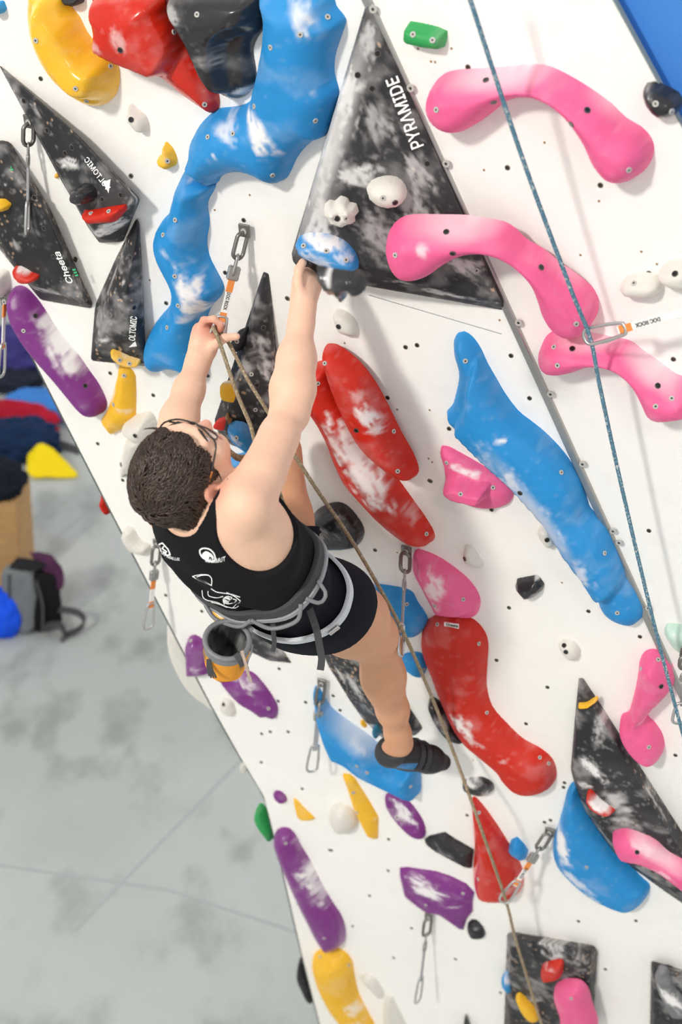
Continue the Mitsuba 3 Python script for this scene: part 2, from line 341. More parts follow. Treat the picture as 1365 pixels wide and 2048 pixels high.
# blue wall behind the right panel
BL = Plane(R.o - R.n * .05, R.n)
bp = Polygon([BL.ab(BL.hit(*p)) for p in [(1040, -300), (1900, -300), (1900, 1100), (1500, 700), (1230, 150)]])
struct('wall_back', slab(bp, BL, .1), 'm_blue_wall')
# edge of the right panel seen against the blue
P = [R.hit(*p, .001) for p in [(1110, -215), (1227, 0), (1375, 272), (1800, 1050)]]
struct('trim_3', trimesh.convex.convex_hull(np.array([q + R.t * k + R.n * h for q in (P[1] + (P[1] - P[2]) * .6, P[2] + (P[2] - P[1]) * 1.0) for k in (-.001, .002) for h in (.001, -.014)])), 'm_wall_edge')

# threaded holes all over the panels
TN = [(82, 157), (263, 351), (262, 352), (151, 520), (152, 517), (488, 440), (451, 545), (333, 606), (575, 596), (221, 746), (416, 751), (307, 790), (127, 770), (196, 887), (250, 949),
      (246, 960), (576, 597), (812, 694), (835, 690), (776, 795), (862, 962), (751, 1100), (899, 857), (1060, 796), (1023, 711), (1019, 1215), (994, 1320), (1178, 1222), (1096, 1077), (1299, 1061), (1281, 1273),
      (984, 1019), (860, 961), (1016, 335), (1202, 370), (937, 134), (1348, 718), (1299, 546), (983, 985), (1053, 1447), (1096, 1374), (1128, 1574), (1102, 1640), (1273, 1841), (1352, 1510), (1212, 1938), (1090, 1644),
      (332, 1190), (404, 1222), (577, 1463), (524, 1467), (541, 1463), (778, 1678), (660, 1700), (777, 1741), (788, 1915), (740, 1791), (824, 1856), (912, 1918), (605, 1577), (681, 1420), (667, 1391), (523, 1524), (1002, 1985), (1158, 1842), (1090, 2007), (935, 1630), (664, 1700), (706, 1852), (612, 1404), (557, 1402), (559, 1337), (693, 1640), (735, 1620), (1130, 1565)]
SC = [(863, 123), (904, 97), (837, 97), (871, 124), (969, 340), (1199, 402), (1090, 285), (1162, 510), (1284, 503), (1315, 528), (858, 917), (865, 924), (1053, 1180), (1125, 1165), (795, 1105), (690, 686), (860, 820), (795, 819), (947, 1520), (1300, 1450), (1000, 640), (430, 420), (500, 390), (240, 560), (300, 560)]
t_, u_ = basis(L.n)
for (x, y) in TN:
    x0 = 737 + y * .4534; w, k = (R, 'wall_right') if x > x0 + 8 else (L, 'wall_left')
    t_, u_ = basis(w.n); part_shared(k, 'bolt_hole', TNUT, T4(frame(w.hit(x, y, -.0004), t_ * .72, u_ * .72, w.n)))
for (x, y) in SC:
    x0 = 737 + y * .4534; w, k = (R, 'wall_right') if x > x0 + 8 else (L, 'wall_left')
    t_, u_ = basis(w.n); part_shared(k, 'screw_hole', SCREW, T4(frame(w.hit(x, y, -.0004), t_, u_, w.n)))

# ------------------------------------------------------------------ climbing holds on the left panel
hold('climbing_hold', 'big smooth yellow hold with a scooped lip near the top left corner', 'yellow', 'c1',
     [(110, 0), (108, 60), (120, 140), (150, 220), (200, 300), (260, 360), (330, 405), (390, 415), (440, 380), (457, 320), (450, 250), (420, 205), (370, 180), (330, 130), (300, 70), (260, 20), (235, -30), (170, -60), (115, -50)],
     H=.055, layers=[([(150, 20), (165, 120), (210, 215), (270, 300), (330, 360), (400, 375), (430, 320), (420, 250), (370, 215), (320, 150), (280, 80), (230, 10), (180, -30)], .05, .03)],
     bolts=[(140, 158), (430, 258), (295, 345), (338, 393)], chalk=[(255, 300, 60, 22, 40, .5), (150, 60, 20, 60, 0, .25)], mat='m_gloss')
hold('climbing_hold', 'long red two-step hold pointing down at the top edge', 'red', 'c1',
     [(360, -20), (385, 60), (378, 120), (400, 190), (470, 235), (560, 270), (640, 310), (700, 360), (770, 410), (830, 445), (848, 410), (835, 340), (800, 270), (750, 200), (717, 150), (700, 100), (660, 30), (640, -30), (480, -60)],
     H=.06, layers=[([(372, -20), (395, 80), (400, 170), (480, 225), (570, 262), (640, 285), (690, 245), (712, 160), (690, 100), (650, 20), (600, -40), (480, -50)], .05, .02)],
     bolts=[(678, 125), (798, 407)], holes=[(470, 195)], chalk=[(530, 120, 60, 45, 60, .35), (430, 150, 40, 30, 30, .3)], mat='m_gloss')
hold('climbing_hold', 'big black hold with a dished side between the red hold and the blue one', 'black', 'c1',
     [(640, -30), (680, 60), (720, 130), (760, 200), (790, 280), (840, 350), (900, 385), (950, 380), (990, 330), (990, 270), (980, 200), (1000, 150), (1022, 115), (1028, 60), (1025, -40), (900, -70), (760, -60)],
     H=.05, layers=[([(660, -20), (740, 140), (800, 270), (860, 345), (905, 350), (895, 250), (890, 160), (930, 120), (1010, 90), (1010, -30), (800, -60)], .05, .03)], bolts=[(770, 57)],
     chalk=[(720, 20, 60, 40, 30, .4), (940, 360, 60, 22, -20, .7), (850, 200, 70, 70, 0, .22)], mat='m_gloss')
hold('climbing_hold', 'large blue branching hold with white chalk hanging from the top edge', 'blue', 'c1',
     [(1020, -30), (1028, 60), (1025, 150), (1012, 230), (990, 330), (965, 405), (905, 428), (835, 438), (775, 490), (745, 545), (738, 600), (725, 655), (775, 690), (830, 730), (850, 700), (900, 675), (960, 670), (1010, 685), (1060, 710), (1100, 712), (1122, 680), (1145, 630), (1180, 585), (1225, 550), (1260, 540), (1285, 460), (1310, 375), (1292, 300), (1295, 230), (1320, 150), (1337, 85), (1300, 40), (1270, -30), (1150, -60)],
     H=.09, Rr=.075, bolts=[(1278, 67), (1057, 185), (993, 415), (910, 522), (1063, 683), (1172, 135), (812, 535), (1230, 470)],
     chalk=[(1030, 500, 100, 62, 60, .95), (1190, 55, 90, 50, 60, .6), (1300, 55, 45, 16, 50, .9), (890, 500, 60, 50, 20, .6), (860, 590, 16, 14, 0, .8), (1225, 365, 20, 12, 20, .5), (880, 445, 40, 20, 0, .3)])
hold('climbing_hold', 'long wavy blue hold below the branching blue one, chalked near its lower end', 'blue', 'p',
     [(374, 338), (356, 364), (345, 400), (338, 426), (320, 446), (309, 472), (314, 503), (328, 533), (343, 564), (345, 590), (336, 615), (318, 636), (300, 662), (290, 690), (293, 715), (310, 734), (328, 741), (340, 736), (360, 736), (385, 745), (405, 752), (414, 737), (409, 722), (402, 690), (406, 655), (416, 622), (438, 596), (442, 577), (431, 554), (413, 518), (408, 487), (413, 451), (410, 410), (426, 374), (400, 352)],
     H=.08, Rr=.065, bolts=[(351, 440), (327, 470), (350, 552), (357, 611), (335, 655), (405, 362), (377, 345)],
     chalk=[(382, 570, 60, 26, 75, .9), (390, 610, 35, 25, 70, .9), (340, 495, 22, 10, 60, .5), (372, 355, 20, 14, 0, .5), (372, 630, 26, 14, 10, .6)])
# the pyramid
k, m = volume('pyramid_volume', 'big black pyramid volume with white chalk and white lettering beside the steel strip', 'p',
              [(736, -4, 0), (583, 508, 0), (1012, 622, 0), (737, 4, .012), (584, 521, .135), (602, 541, .13), (1008, 612, .02), (1000, 600, .035), (596, 500, .165), (690, 565, .11)], step=.006,
              chalk=[(665, 290, 260, 34, 107, -.6), (650, 330, 190, 34, 108, .6), (690, 200, 110, 40, 108, .7), (640, 450, 90, 50, 100, .6), (760, 250, 60, 50, 60, .35), (830, 420, 90, 50, 60, .4), (720, 350, 60, 40, 0, .6), (940, 535, 50, 26, 20, .6), (840, 350, 60, 40, 60, .4), (760, 470, 90, 60, 30, .3), (640, 560, 90, 14, 15, .5), (900, 590, 120, 10, 12, .5), (735, 95, 60, 26, 100, .5)],  # first entry: smooth wash of chalk plus painted brightness on the left facet
              wear=.2, dots=.04, holes=[(756, 107), (745, 177), (716, 150), (855, 327), (937, 500)], bolts=[(954, 541)])
PYR = k; PYRM = m; fp = facet(m, 780, 300)
lettering(PYR, 'PYRΛMIDE', (848, 291), (795, 151), 24, fp)
# on the pyramid
pp = facet(m, 655, 505)
hold('climbing_hold', 'chalky blue jug on the lower left corner of the black pyramid', 'blue', 'p', [(590, 492), (598, 476), (620, 468), (655, 470), (690, 484), (713, 510), (717, 538), (700, 546), (665, 542), (625, 525), (597, 510)], H=.045, pl=pp,
     chalk=[(655, 485, 60, 16, 12, .95), (640, 520, 50, 20, 25, .5), (690, 510, 30, 16, 40, .5)], bolts=[(653, 502), (692, 520), (608, 492)], wear=.3)
hold('climbing_hold', 'smooth round white hold with one bolt on the black pyramid', 'white', 'c2', [(130, 745), (150, 715), (200, 697), (250, 702), (285, 735), (287, 780), (255, 812), (215, 818), (170, 805), (140, 780)], H=.05, pl=facet(m, 770, 390), holes=[(245, 790)], bolts=[(198, 772)], lean=.5, prof=.5)
hold('climbing_hold', 'knobbly white hold with a brown bolt on the black pyramid above the blue jug', 'white', 'p', [(646, 430), (648, 414), (658, 405), (668, 408), (680, 397), (694, 402), (698, 410), (712, 413), (717, 430), (708, 438), (710, 449), (695, 452), (684, 458), (672, 453), (660, 450), (655, 440)], H=.05, pl=facet(m, 680, 430),
     layers=[([(655, 425), (668, 412), (678, 420), (668, 435)], .015, .008), ([(685, 405), (705, 416), (700, 430), (688, 425)], .015, .008)], bolts=[(692, 437)], holes=[(675, 437)], lean=.5, rough=.014, prof=.5)
jug = Plane(L.o + L.n * .088, L.n - .5 * L.u)
hold('climbing_hold', 'ragged black hold under the lower edge of the pyramid beside the hand', 'black', 'k2', [(1110, 150), (1200, 170), (1365, 195), (1440, 230), (1500, 290), (1420, 300), (1365, 262), (1340, 290), (1347, 350), (1330, 373), (1290, 352), (1268, 300), (1230, 302), (1180, 252), (1140, 205)], H=.022, pl=jug, rough=.03, mat='m_gloss', chalk=[(1200, 220, 60, 30, 40, .6), (1300, 330, 30, 20, 60, .4)])
# right of the climber
hold('climbing_hold', 'long red hold with a wide white chalk patch, the rear one of the red pair', 'red', 'c4', [(745, 480), (757, 400), (765, 345), (800, 330), (835, 345), (850, 400), (880, 470), (930, 550), (970, 640), (1010, 690), (1060, 745), (1100, 800), (1150, 870), (1200, 940), (1235, 1000), (1235, 1030), (1200, 1038), (1150, 1025), (1090, 985), (1020, 925), (950, 850), (890, 780), (850, 700), (820, 620), (790, 560)],
     H=.07, chalk=[(950, 700, 190, 62, 58, 1.0), (1010, 810, 110, 55, 55, .9), (880, 640, 70, 40, 60, .7), (1150, 930, 50, 30, 50, .3)], bolts=[(792, 403), (1215, 990)], lean=.3)
hold('climbing_hold', 'smooth red leaf-shaped hold, the front one of the red pair', 'red', 'c4', [(805, 290), (820, 265), (850, 268), (900, 300), (950, 345), (1000, 410), (1040, 480), (1080, 560), (1110, 620), (1150, 690), (1172, 745), (1170, 775), (1140, 780), (1090, 760), (1030, 715), (970, 660), (920, 590), (880, 510), (850, 440), (825, 370)],
     H=.065, lift=.03, chalk=[(1000, 530, 75, 34, 50, .75), (960, 450, 40, 25, 50, .35), (1030, 575, 40, 20, 10, .6)], bolts=[(820, 325), (1087, 590), (1103, 745)], holes=[(942, 586)], lean=.3)
hold('climbing_hold', 'rounded black hold behind the brown rope beside the red pair', 'black', 'k3', [(285, 1110), (300, 1040), (350, 960), (430, 910), (520, 890), (590, 915), (650, 975), (710, 1060), (728, 1130), (700, 1205), (640, 1225), (560, 1232), (460, 1222), (380, 1200), (310, 1160)], H=.05, Rr=.04, chalk=[(430, 1100, 130, 90, 40, .35), (560, 990, 80, 26, 20, .35), (560, 1120, 90, 30, 40, .3)], mat='m_gloss', rough=.006)
hold('climbing_hold', 'long blue hold with cracks beside the steel strip on the right', 'blue', 'c5', [(470, 70), (485, 40), (510, 35), (545, 60), (575, 105), (600, 160), (635, 220), (670, 280), (720, 345), (770, 385), (820, 425), (880, 485), (930, 550), (965, 610), (985, 670), (1000, 720), (1040, 760), (1080, 810), (1100, 860), (1125, 920), (1150, 985), (1185, 1040), (1212, 1100), (1212, 1140), (1180, 1168), (1140, 1165), (1090, 1145), (1050, 1110), (1025, 1050), (1000, 1000), (960, 950), (910, 890), (870, 830), (840, 770), (800, 720), (740, 660), (690, 600), (640, 555), (590, 510), (540, 460), (490, 410), (450, 375), (442, 345), (465, 320), (480, 270), (490, 220), (490, 170), (475, 120)],
     H=.06, layers=[([(578, 125), (640, 240), (720, 360), (800, 425), (890, 520), (950, 620), (985, 720), (1050, 800), (1090, 880), (1140, 985), (1040, 1045), (960, 930), (880, 820), (800, 700), (700, 590), (600, 500), (510, 410), (490, 380), (530, 300), (540, 200)], .035, .012)],
     chalk=[(820, 690, 330, 55, 54, -.5), (860, 730, 210, 60, 56, .4), (730, 560, 90, 50, 50, .6), (1000, 930, 100, 40, 58, .55), (680, 410, 26, 14, 0, .8), (640, 480, 120, 60, 52, .25)], bolts=[(519, 140), (893, 575), (1062, 890), (1112, 1122)], holes=[(733, 655)])  # first entry paints the highlight band along the centre, the rest is chalk
hold('climbing_hold', 'pink lens-shaped hold with a dark smudged ledge left of the long blue hold', 'pink', 'c5', [(420, 500), (425, 475), (450, 478), (520, 515), (590, 555), (650, 585), (690, 615), (708, 645), (695, 690), (650, 712), (590, 715), (530, 700), (490, 665), (470, 635), (445, 620), (440, 590), (435, 550)],
     H=.03, layers=[([(445, 600), (500, 580), (560, 600), (620, 612), (600, 660), (540, 650), (480, 640)], .05, .012)], chalk=[(540, 575, 90, 22, 22, .8)], bolts=[(447, 537), (628, 633), (500, 660)])
hold('climbing_hold', 'pink faceted hold with a grey chalk smudge beside the hanging steel draw', 'pink', 'c5', [(312, 950), (320, 885), (350, 885), (410, 910), (470, 950), (530, 1000), (570, 1060), (572, 1110), (550, 1140), (500, 1140), (410, 1130), (385, 1095), (350, 1030)],
     H=.04, layers=[([(335, 930), (400, 930), (470, 970), (520, 1040), (540, 1110), (430, 1100), (390, 1040)], .03, .02)], chalk=[(420, 1000, 90, 50, 50, .65), (420, 1060, 40, 30, 60, .4)], bolts=[(510, 1070), (400, 1095)])
k = hold('climbing_hold', 'large red snaking hold with a small white sticker right of the climber\'s knee', 'red', 'p', [(842, 1286), (844, 1260), (858, 1242), (885, 1232), (916, 1235), (947, 1247), (967, 1270), (974, 1296), (972, 1337), (971, 1379), (983, 1420), (1014, 1456), (1044, 1484), (1080, 1504), (1103, 1525), (1111, 1550), (1106, 1571), (1085, 1583), (1055, 1584), (1024, 1571), (1001, 1548), (990, 1531), (962, 1507), (926, 1476), (901, 1440), (885, 1404), (870, 1368), (860, 1340), (848, 1310)],
         H=.07, Rr=.075, chalk=[(928, 1440, 40, 26, 60, .85), (950, 1470, 30, 16, 40, .5), (1014, 1512, 14, 6, 0, .5)], bolts=[(958, 1287), (1098, 1527), (974, 1425), (1080, 1515), (876, 1249)])
red_mesh = HOLDS[k]; loc, _, fi = red_mesh.ray.intersects_location([CAM], [ray(905, 1249)], multiple_hits=False)
sp = Plane(loc[0] + .002 * L.n, L.n)
st = Polygon([sp.ab(sp.hit(*p)) for p in [(890, 1243), (919, 1247), (919, 1256), (890, 1252)]])
part(k, 'sticker', slab(st, Plane(sp.o + sp.n * .0045, sp.n), .003), 'm_white_print', label='small white sticker with black lettering')
lettering(k, 'Cheeta', (893, 1251), (917, 1255), 6, Plane(sp.o + sp.n * .0045, sp.n), 'm_dark', name='sticker_lettering')
hold('climbing_hold', 'black curved hold half hidden behind the large red snaking hold', 'black', 'c7', [(375, 110), (390, 95), (415, 110), (440, 150), (480, 200), (525, 255), (480, 250), (440, 225), (400, 170)], H=.04, chalk=[(430, 190, 60, 18, 55, .6)], mat='m_gloss')
hold('climbing_hold', 'small faceted black hold below the long blue hold', 'black', 'c5', [(713, 1020), (720, 995), (800, 980), (825, 1015), (820, 1035), (790, 1060), (755, 1068), (740, 1050)], H=.035, smooth=False, prof=.9, chalk=[(795, 1000, 24, 14, 20, .6)], mat='m_gloss')
WHS = [('pale hold with a grey smudge below the pyramid', 'c4', [(850, 135), (860, 118), (900, 130), (940, 170), (943, 215), (910, 215), (870, 195)], .03, [(873, 182)], [(890, 150, 36, 26, 60)]),
       ('small pale hold beside the lower pink smudged hold and the black faceted hold', 'c5', [(512, 915), (520, 862), (545, 870), (570, 910), (588, 942), (550, 935)], .025, [(517, 912)], [(540, 890, 30, 16, 60)]),
       ('small pale hold against the left side of the long blue hold', 'c5', [(800, 805), (820, 780), (850, 790), (872, 850), (850, 868), (822, 845)], .025, [(838, 838)], [(820, 805, 30, 20, 60)]),
       ('small pale two-pocket hold right of the large red snaking hold', 'c5', [(882, 1245), (900, 1232), (940, 1240), (965, 1270), (960, 1298), (930, 1305), (900, 1280)], .025, [(912, 1275), (905, 1250)], [(910, 1262, 34, 24, 30)]),
       ('small pale hold beside the left yellow hold under the big yellow one', 'c1', [(500, 470), (505, 405), (530, 430), (565, 460), (574, 512), (540, 512), (515, 482)], .03, [(512, 467)], [(520, 425, 30, 20, 60)]),
       ('big cream hold with a ledge behind the climber\'s hair', 'k7', [(955, 745), (1000, 700), (1080, 675), (1150, 665), (1190, 730), (1200, 790), (1170, 860), (1100, 872), (1040, 835), (1000, 805)], .06, [(1055, 825)], []),
       ('pale wide hold at the left edge behind the climber\'s head', 'k7', [(985, 860), (1100, 875), (1060, 1000), (1010, 1110), (955, 1150), (942, 1050)], .025, [(945, 1050), (975, 1135)], []),
       ('cream hold with a grey smudge on the free edge behind the black shirt', 'k8', [(945, 430), (985, 365), (1030, 390), (1080, 470), (1160, 520), (1158, 570), (1100, 578), (1020, 545), (960, 465)], .03, [], [(1020, 430, 70, 40, 55)]),
       ('tiny pale hold near the free edge beside the purple hold', 'c6', [(370, 705), (385, 680), (415, 690), (430, 738), (400, 742), (380, 725)], .022, [(385, 700)], [(385, 700, 24, 16, 60)]),
       ('pale dome-shaped hold left of the narrow yellow hold', 'k6', [(65, 1180), (90, 1120), (140, 1100), (200, 1115), (260, 1170), (288, 1235), (262, 1292), (180, 1306), (110, 1270)], .05, [], [(120, 1120, 60, 34, -20)]),
       ('pale hold with a dark rim right of the lowest yellow hold', 'c8', [(1212, 1182), (1240, 1176), (1270, 1195), (1300, 1248), (1290, 1262), (1250, 1225)], .025, [], [(1238, 1188, 40, 10, 25)]),
       ('pale pointed hold cut off by the bottom of the frame', 'c8', [(1300, 1290), (1325, 1260), (1350, 1300), (1390, 1400), (1310, 1400)], .03, [], [(1315, 1300, 40, 14, 70)]),
       ('pale hold sticking over the free edge above the lower purple tongue', 'c8', [(742, 355), (752, 350), (765, 385), (755, 382)], .02, [], []),
       ('cream hold on the free edge at the left border', 'c3', [(-40, -10), (30, -10), (42, 70), (38, 125), (10, 135), (-40, 130)], .05, [], [])]
for lab, cr, pts, H, hl, sg in WHS:
    k = hold('climbing_hold', lab, 'white', cr, pts, H=H, holes=hl, wear=.2, lean=.35)
hold('climbing_hold', 'small yellow crescent hold beside the small pale hold at the upper left', 'yellow', 'c1', [(617, 612), (638, 600), (643, 552), (670, 580), (688, 625), (685, 645), (660, 657), (630, 640)], H=.03, bolts=[(653, 628)])
hold('climbing_hold', 'tiny yellow hold behind the hanging steel wire at the upper left', 'yellow', 'c1', [(212, 680), (225, 675), (232, 690), (220, 698)], H=.012)
hold('climbing_hold', 'tiny blue hold at the left border of the top edge', 'blue', 'c1', [(-20, 8), (10, 5), (22, 38), (12, 52), (-20, 52)], H=.03)
hold('climbing_hold', 'small black hold cut off by the top edge beside the big yellow hold', 'black', 'c1', [(245, -20), (330, -20), (322, 12), (300, 22), (270, 15)], H=.03)
# black volumes on the left
k, m = volume('wedge_volume', 'long black wedge volume with white lettering pointing to the upper left', 'c1', [(-6, 250, 0), (548, 775, 0), (540, 800, 0), (480, 946, 0), (388, 948, 0), (345, 890, 0), (230, 690, 0), (0, 262, .01), (350, 880, .085), (385, 930, .055), (528, 775, .075), (300, 520, .05), (530, 800, .06)],
              chalk=[(430, 890, 120, 40, -25, .8), (270, 640, 60, 22, 10, .7), (290, 830, 60, 40, 60, .5), (140, 430, 40, 16, 60, .4), (500, 800, 60, 16, -50, .4)], dots=.15, holes=[(95, 393), (185, 508), (282, 575), (255, 597), (400, 777), (472, 760)], color=s2l((84, 84, 88)) if False else 'black')
W1 = k; fa = facet(m, 195, 320)
lettering(W1, 'VOLTOMIC', (214, 382), (168, 320), 13, fa, flip=True)
f2 = fa
t3 = Polygon([f2.ab(f2.hit(*p)) for p in [(206, 364), (222, 358), (218, 386)]]); part(W1, 'triangle_emblem', slab(t3, Plane(f2.o + f2.n * .0015, f2.n), .001), 'm_white_print')
hold('climbing_hold', 'red two-bolt edge on the long black wedge volume', 'red', 'c1', [(318, 825), (340, 826), (420, 812), (478, 803), (480, 828), (440, 870), (350, 877), (325, 850)], H=.03, pl=facet(m, 205, 425), smooth=False, bolts=[(355, 833), (425, 825)], lean=.5)
hold('climbing_hold', 'glossy black ball-shaped hold on the long black wedge volume', 'black', 'c1', [(279, 765), (285, 738), (305, 724), (330, 728), (348, 748), (352, 775), (340, 797), (315, 803), (292, 792)], H=.05, pl=facet(m, 155, 390), mat='m_gloss', prof=.5, lean=.5)
k, m = volume('panel_volume', 'flat black volume with white lettering and a red hold at the left border', 'c1', [(-60, 560, 0), (0, 545, 0), (38, 550, 0), (100, 655, 0), (200, 815, 0), (365, 1190, 0), (358, 1206, 0), (160, 1172, 0), (0, 970, 0), (-60, 900, 0), (-60, 600, .05), (20, 575, .045), (180, 835, .06), (330, 1170, .05), (110, 1110, .06), (0, 930, .06)],
              dots=.5, chalk=[(70, 690, 40, 16, 60, .3), (200, 1140, 160, 22, 15, .4), (60, 960, 30, 20, 60, .5), (20, 720, 20, 10, 0, .6)], holes=[(135, 770), (172, 890), (210, 1000)])
fa = facet(m, 130, 540); PV = k
lettering(PV, 'Cheeta', (147, 566), (119, 503), 15, fa)
lettering(PV, 'lll', (157, 552), (150, 536), 7, fa, 'm_green_print', name='green_mark')
lettering(PV, 'Y', (26, 345), (28, 335), 7, facet(m, 26, 340), 'm_green_print', name='green_mark')
hold('climbing_hold', 'small red pointed hold on the flat black volume', 'red', 'c1', [(55, 1040), (80, 1042), (120, 1065), (150, 1080), (130, 1100), (90, 1098), (66, 1072)], H=.03, pl=facet(m, 50, 548), chalk=[(75, 1055, 30, 16, 30, .7)])
hold('climbing_hold', 'small yellow hold on the flat black volume at the left border', 'yellow', 'c1', [(-30, 788), (10, 785), (33, 805), (20, 825), (-30, 826)], H=.03, pl=facet(m, 5, 412), lean=.5)
k, m = volume('wedge_volume', 'upright black wedge volume with white lettering and a yellow edge at its foot', 'p', [(273, 435, 0), (279, 443, 0), (284, 520, 0), (293, 733, 0), (236, 700, 0), (190, 610, 0), (232, 515, 0), (275, 440, .015), (278, 460, .02), (183, 712, .10), (181, 722, .085), (290, 728, .05), (250, 590, .08)],
              dots=.35, chalk=[(210, 681, 26, 10, -8, .8), (247, 565, 16, 8, -60, .7), (225, 560, 90, 10, 110, .35), (240, 640, 60, 30, 90, .2)], holes=[(268, 615), (275, 711), (262, 515), (280, 555)])
fa = facet(m, 262, 660); W2 = k
lettering(W2, 'OLTOMIC', (270, 682), (274, 634), 12, fa)
t3 = Polygon([fa.ab(fa.hit(*p)) for p in [(258, 694), (271, 682), (274, 692)]]); part(W2, 'triangle_emblem', slab(t3, Plane(fa.o + fa.n * .0015, fa.n), .001), 'm_white_print')
hold('climbing_hold', 'yellow two-bolt edge at the foot of the upright black wedge volume', 'yellow', 'c3', [(650, 470), (665, 456), (700, 468), (770, 500), (832, 518), (830, 536), (760, 542), (700, 522), (665, 492)], H=.025, pl=facet(m, 245, 715), chalk=[(760, 500, 60, 8, 20, .6)], bolts=[(710, 506), (768, 527)], lean=.5)
hold('climbing_hold', 'flat yellow blade-shaped hold under the upright black wedge volume', 'yellow', 'c3', [(705, 545), (740, 540), (780, 570), (798, 602), (802, 700), (800, 842), (730, 912), (665, 947), (600, 862), (640, 800), (665, 720), (682, 660), (695, 610)], H=.03, smooth=False, prof=.8, chalk=[(660, 720, 100, 22, 110, .6), (740, 800, 70, 26, 20, .4)], bolts=[(737, 598), (675, 768)])
hold('climbing_hold', 'long purple hold with a broad chalk patch by the free edge at the left', 'purple', 'c3', [(52, 140), (60, 95), (95, 77), (140, 90), (200, 150), (260, 235), (320, 330), (380, 405), (450, 490), (520, 590), (570, 660), (610, 740), (620, 790), (600, 830), (550, 825), (490, 780), (430, 710), (340, 600), (260, 510), (170, 400), (100, 290), (65, 210)],
     H=.07, chalk=[(330, 430, 220, 62, 52, 1.0), (400, 540, 110, 50, 55, .8), (240, 310, 70, 40, 50, .7), (90, 160, 40, 20, 60, .3)], holes=[(210, 242), (505, 657)], bolts=[(140, 330)])
hold('climbing_hold', 'glossy purple hold at the free edge beside the chalk bag', 'purple', 'c6', [(238, 500), (237, 465), (250, 440), (268, 436), (300, 455), (330, 495), (345, 560), (325, 578), (250, 580), (240, 545)], H=.05, chalk=[(285, 555, 40, 26, 0, .6), (300, 480, 30, 20, 30, .3)], bolts=[(258, 452)], mat='m_gloss')
hold('climbing_hold', 'purple pointed hold below the chalk bag', 'purple', 'c6', [(370, 590), (420, 575), (490, 580), (540, 630), (575, 680), (593, 718), (585, 758), (565, 745), (540, 748), (500, 720), (450, 690), (400, 640)], H=.045, chalk=[(470, 620, 60, 30, 40, .6), (430, 600, 40, 30, 0, .4)], bolts=[(560, 715)])
hold('climbing_hold', 'small plain purple oval hold near the bend of the free edge', 'purple', 'c6', [(580, 1045), (600, 1038), (625, 1056), (631, 1078), (610, 1081), (590, 1066)], H=.02)
hold('climbing_hold', 'small yellow triangular hold beside the small purple oval', 'yellow', 'c6', [(658, 1068), (670, 1075), (700, 1108), (740, 1146), (700, 1146), (672, 1126)], H=.025, smooth=False, prof=.9)
hold('climbing_hold', 'long purple tongue-shaped hold by the free edge at the bottom', 'purple', 'c8', [(872, 640), (885, 615), (920, 610), (950, 635), (980, 690), (1010, 740), (1050, 820), (1090, 890), (1130, 950), (1147, 1000), (1145, 1050), (1110, 1073), (1070, 1055), (1030, 1000), (1000, 940), (960, 860), (920, 770), (885, 690)],
     H=.07, chalk=[(1010, 810, 90, 40, 55, .85), (1050, 880, 60, 40, 55, .6), (960, 700, 50, 20, 60, .4)], bolts=[(920, 660), (1070, 1030)], mat='m_gloss')
hold('climbing_hold', 'big yellow tongue-shaped hold at the bottom of the frame', 'yellow', 'c8', [(1022, 1120), (1040, 1092), (1090, 1078), (1140, 1092), (1172, 1130), (1183, 1190), (1200, 1260), (1230, 1320), (1270, 1420), (1160, 1420), (1130, 1340), (1080, 1270), (1040, 1190)], H=.08, chalk=[(1180, 1310, 60, 26, 60, .55), (1200, 1370, 60, 40, 60, .4)], bolts=[(1055, 1103), (1165, 1135)])
hold('climbing_hold', 'purple oval hold with a white chalked bowl', 'purple', 'k6', [(508, 1050), (515, 1015), (560, 998), (620, 1020), (690, 1070), (750, 1140), (800, 1220), (822, 1290), (815, 1345), (770, 1348), (700, 1315), (630, 1250), (570, 1180), (525, 1110)], H=.03, layers=[([(540, 1040), (620, 1060), (710, 1150), (770, 1260), (750, 1290), (660, 1220), (570, 1110)], -.02, .012)], chalk=[(650, 1170, 150, 70, 52, .95), (730, 1240, 60, 40, 50, .8)], bolts=[(600, 1190)])
hold('climbing_hold', 'flat black angular hold touching the purple oval', 'black', 'c7', [(358, 650), (375, 637), (437, 622), (480, 650), (550, 690), (543, 758), (480, 725), (400, 682)], H=.035, smooth=False, prof=.8, chalk=[(440, 690, 60, 30, 30, .2)])
hold('climbing_hold', 'grey and black eye-shaped hold near the climber\'s foot', 'black', 'c7', [(508, 425), (540, 408), (590, 408), (625, 430), (631, 450), (600, 469), (560, 465), (520, 450)], H=.03, chalk=[(545, 425, 50, 20, 10, .75), (600, 455, 40, 10, -30, .7)], mat='m_gloss')
hold('climbing_hold', 'narrow flat yellow hold below the blue foothold', 'yellow', 'k6', [(178, 855), (230, 857), (268, 888), (340, 1000), (400, 1095), (453, 1192), (450, 1356), (370, 1325), (345, 1280), (300, 1190), (255, 1090), (220, 970)], H=.025, smooth=False, prof=.8, bolts=[(262, 995), (292, 1150)], chalk=[(430, 1210, 26, 18, 60, .6)])
FOOT = hold('climbing_hold', 'wide blue hold under the climber\'s right shoe', 'blue', 'c6', [(728, 650), (738, 690), (748, 745), (775, 830), (810, 893), (860, 915), (920, 960), (1000, 1000), (1080, 1038), (1138, 1068), (1143, 1000), (1140, 955), (1120, 937), (1060, 940), (1000, 900), (950, 850), (880, 800), (800, 740), (765, 690), (742, 652)],
     H=.08, Rr=.05, prof=.7, chalk=[(890, 830, 190, 60, 38, -.55), (900, 860, 110, 30, 40, .5)], bolts=[(905, 940), (1115, 1020), (945, 965)], lean=.35)
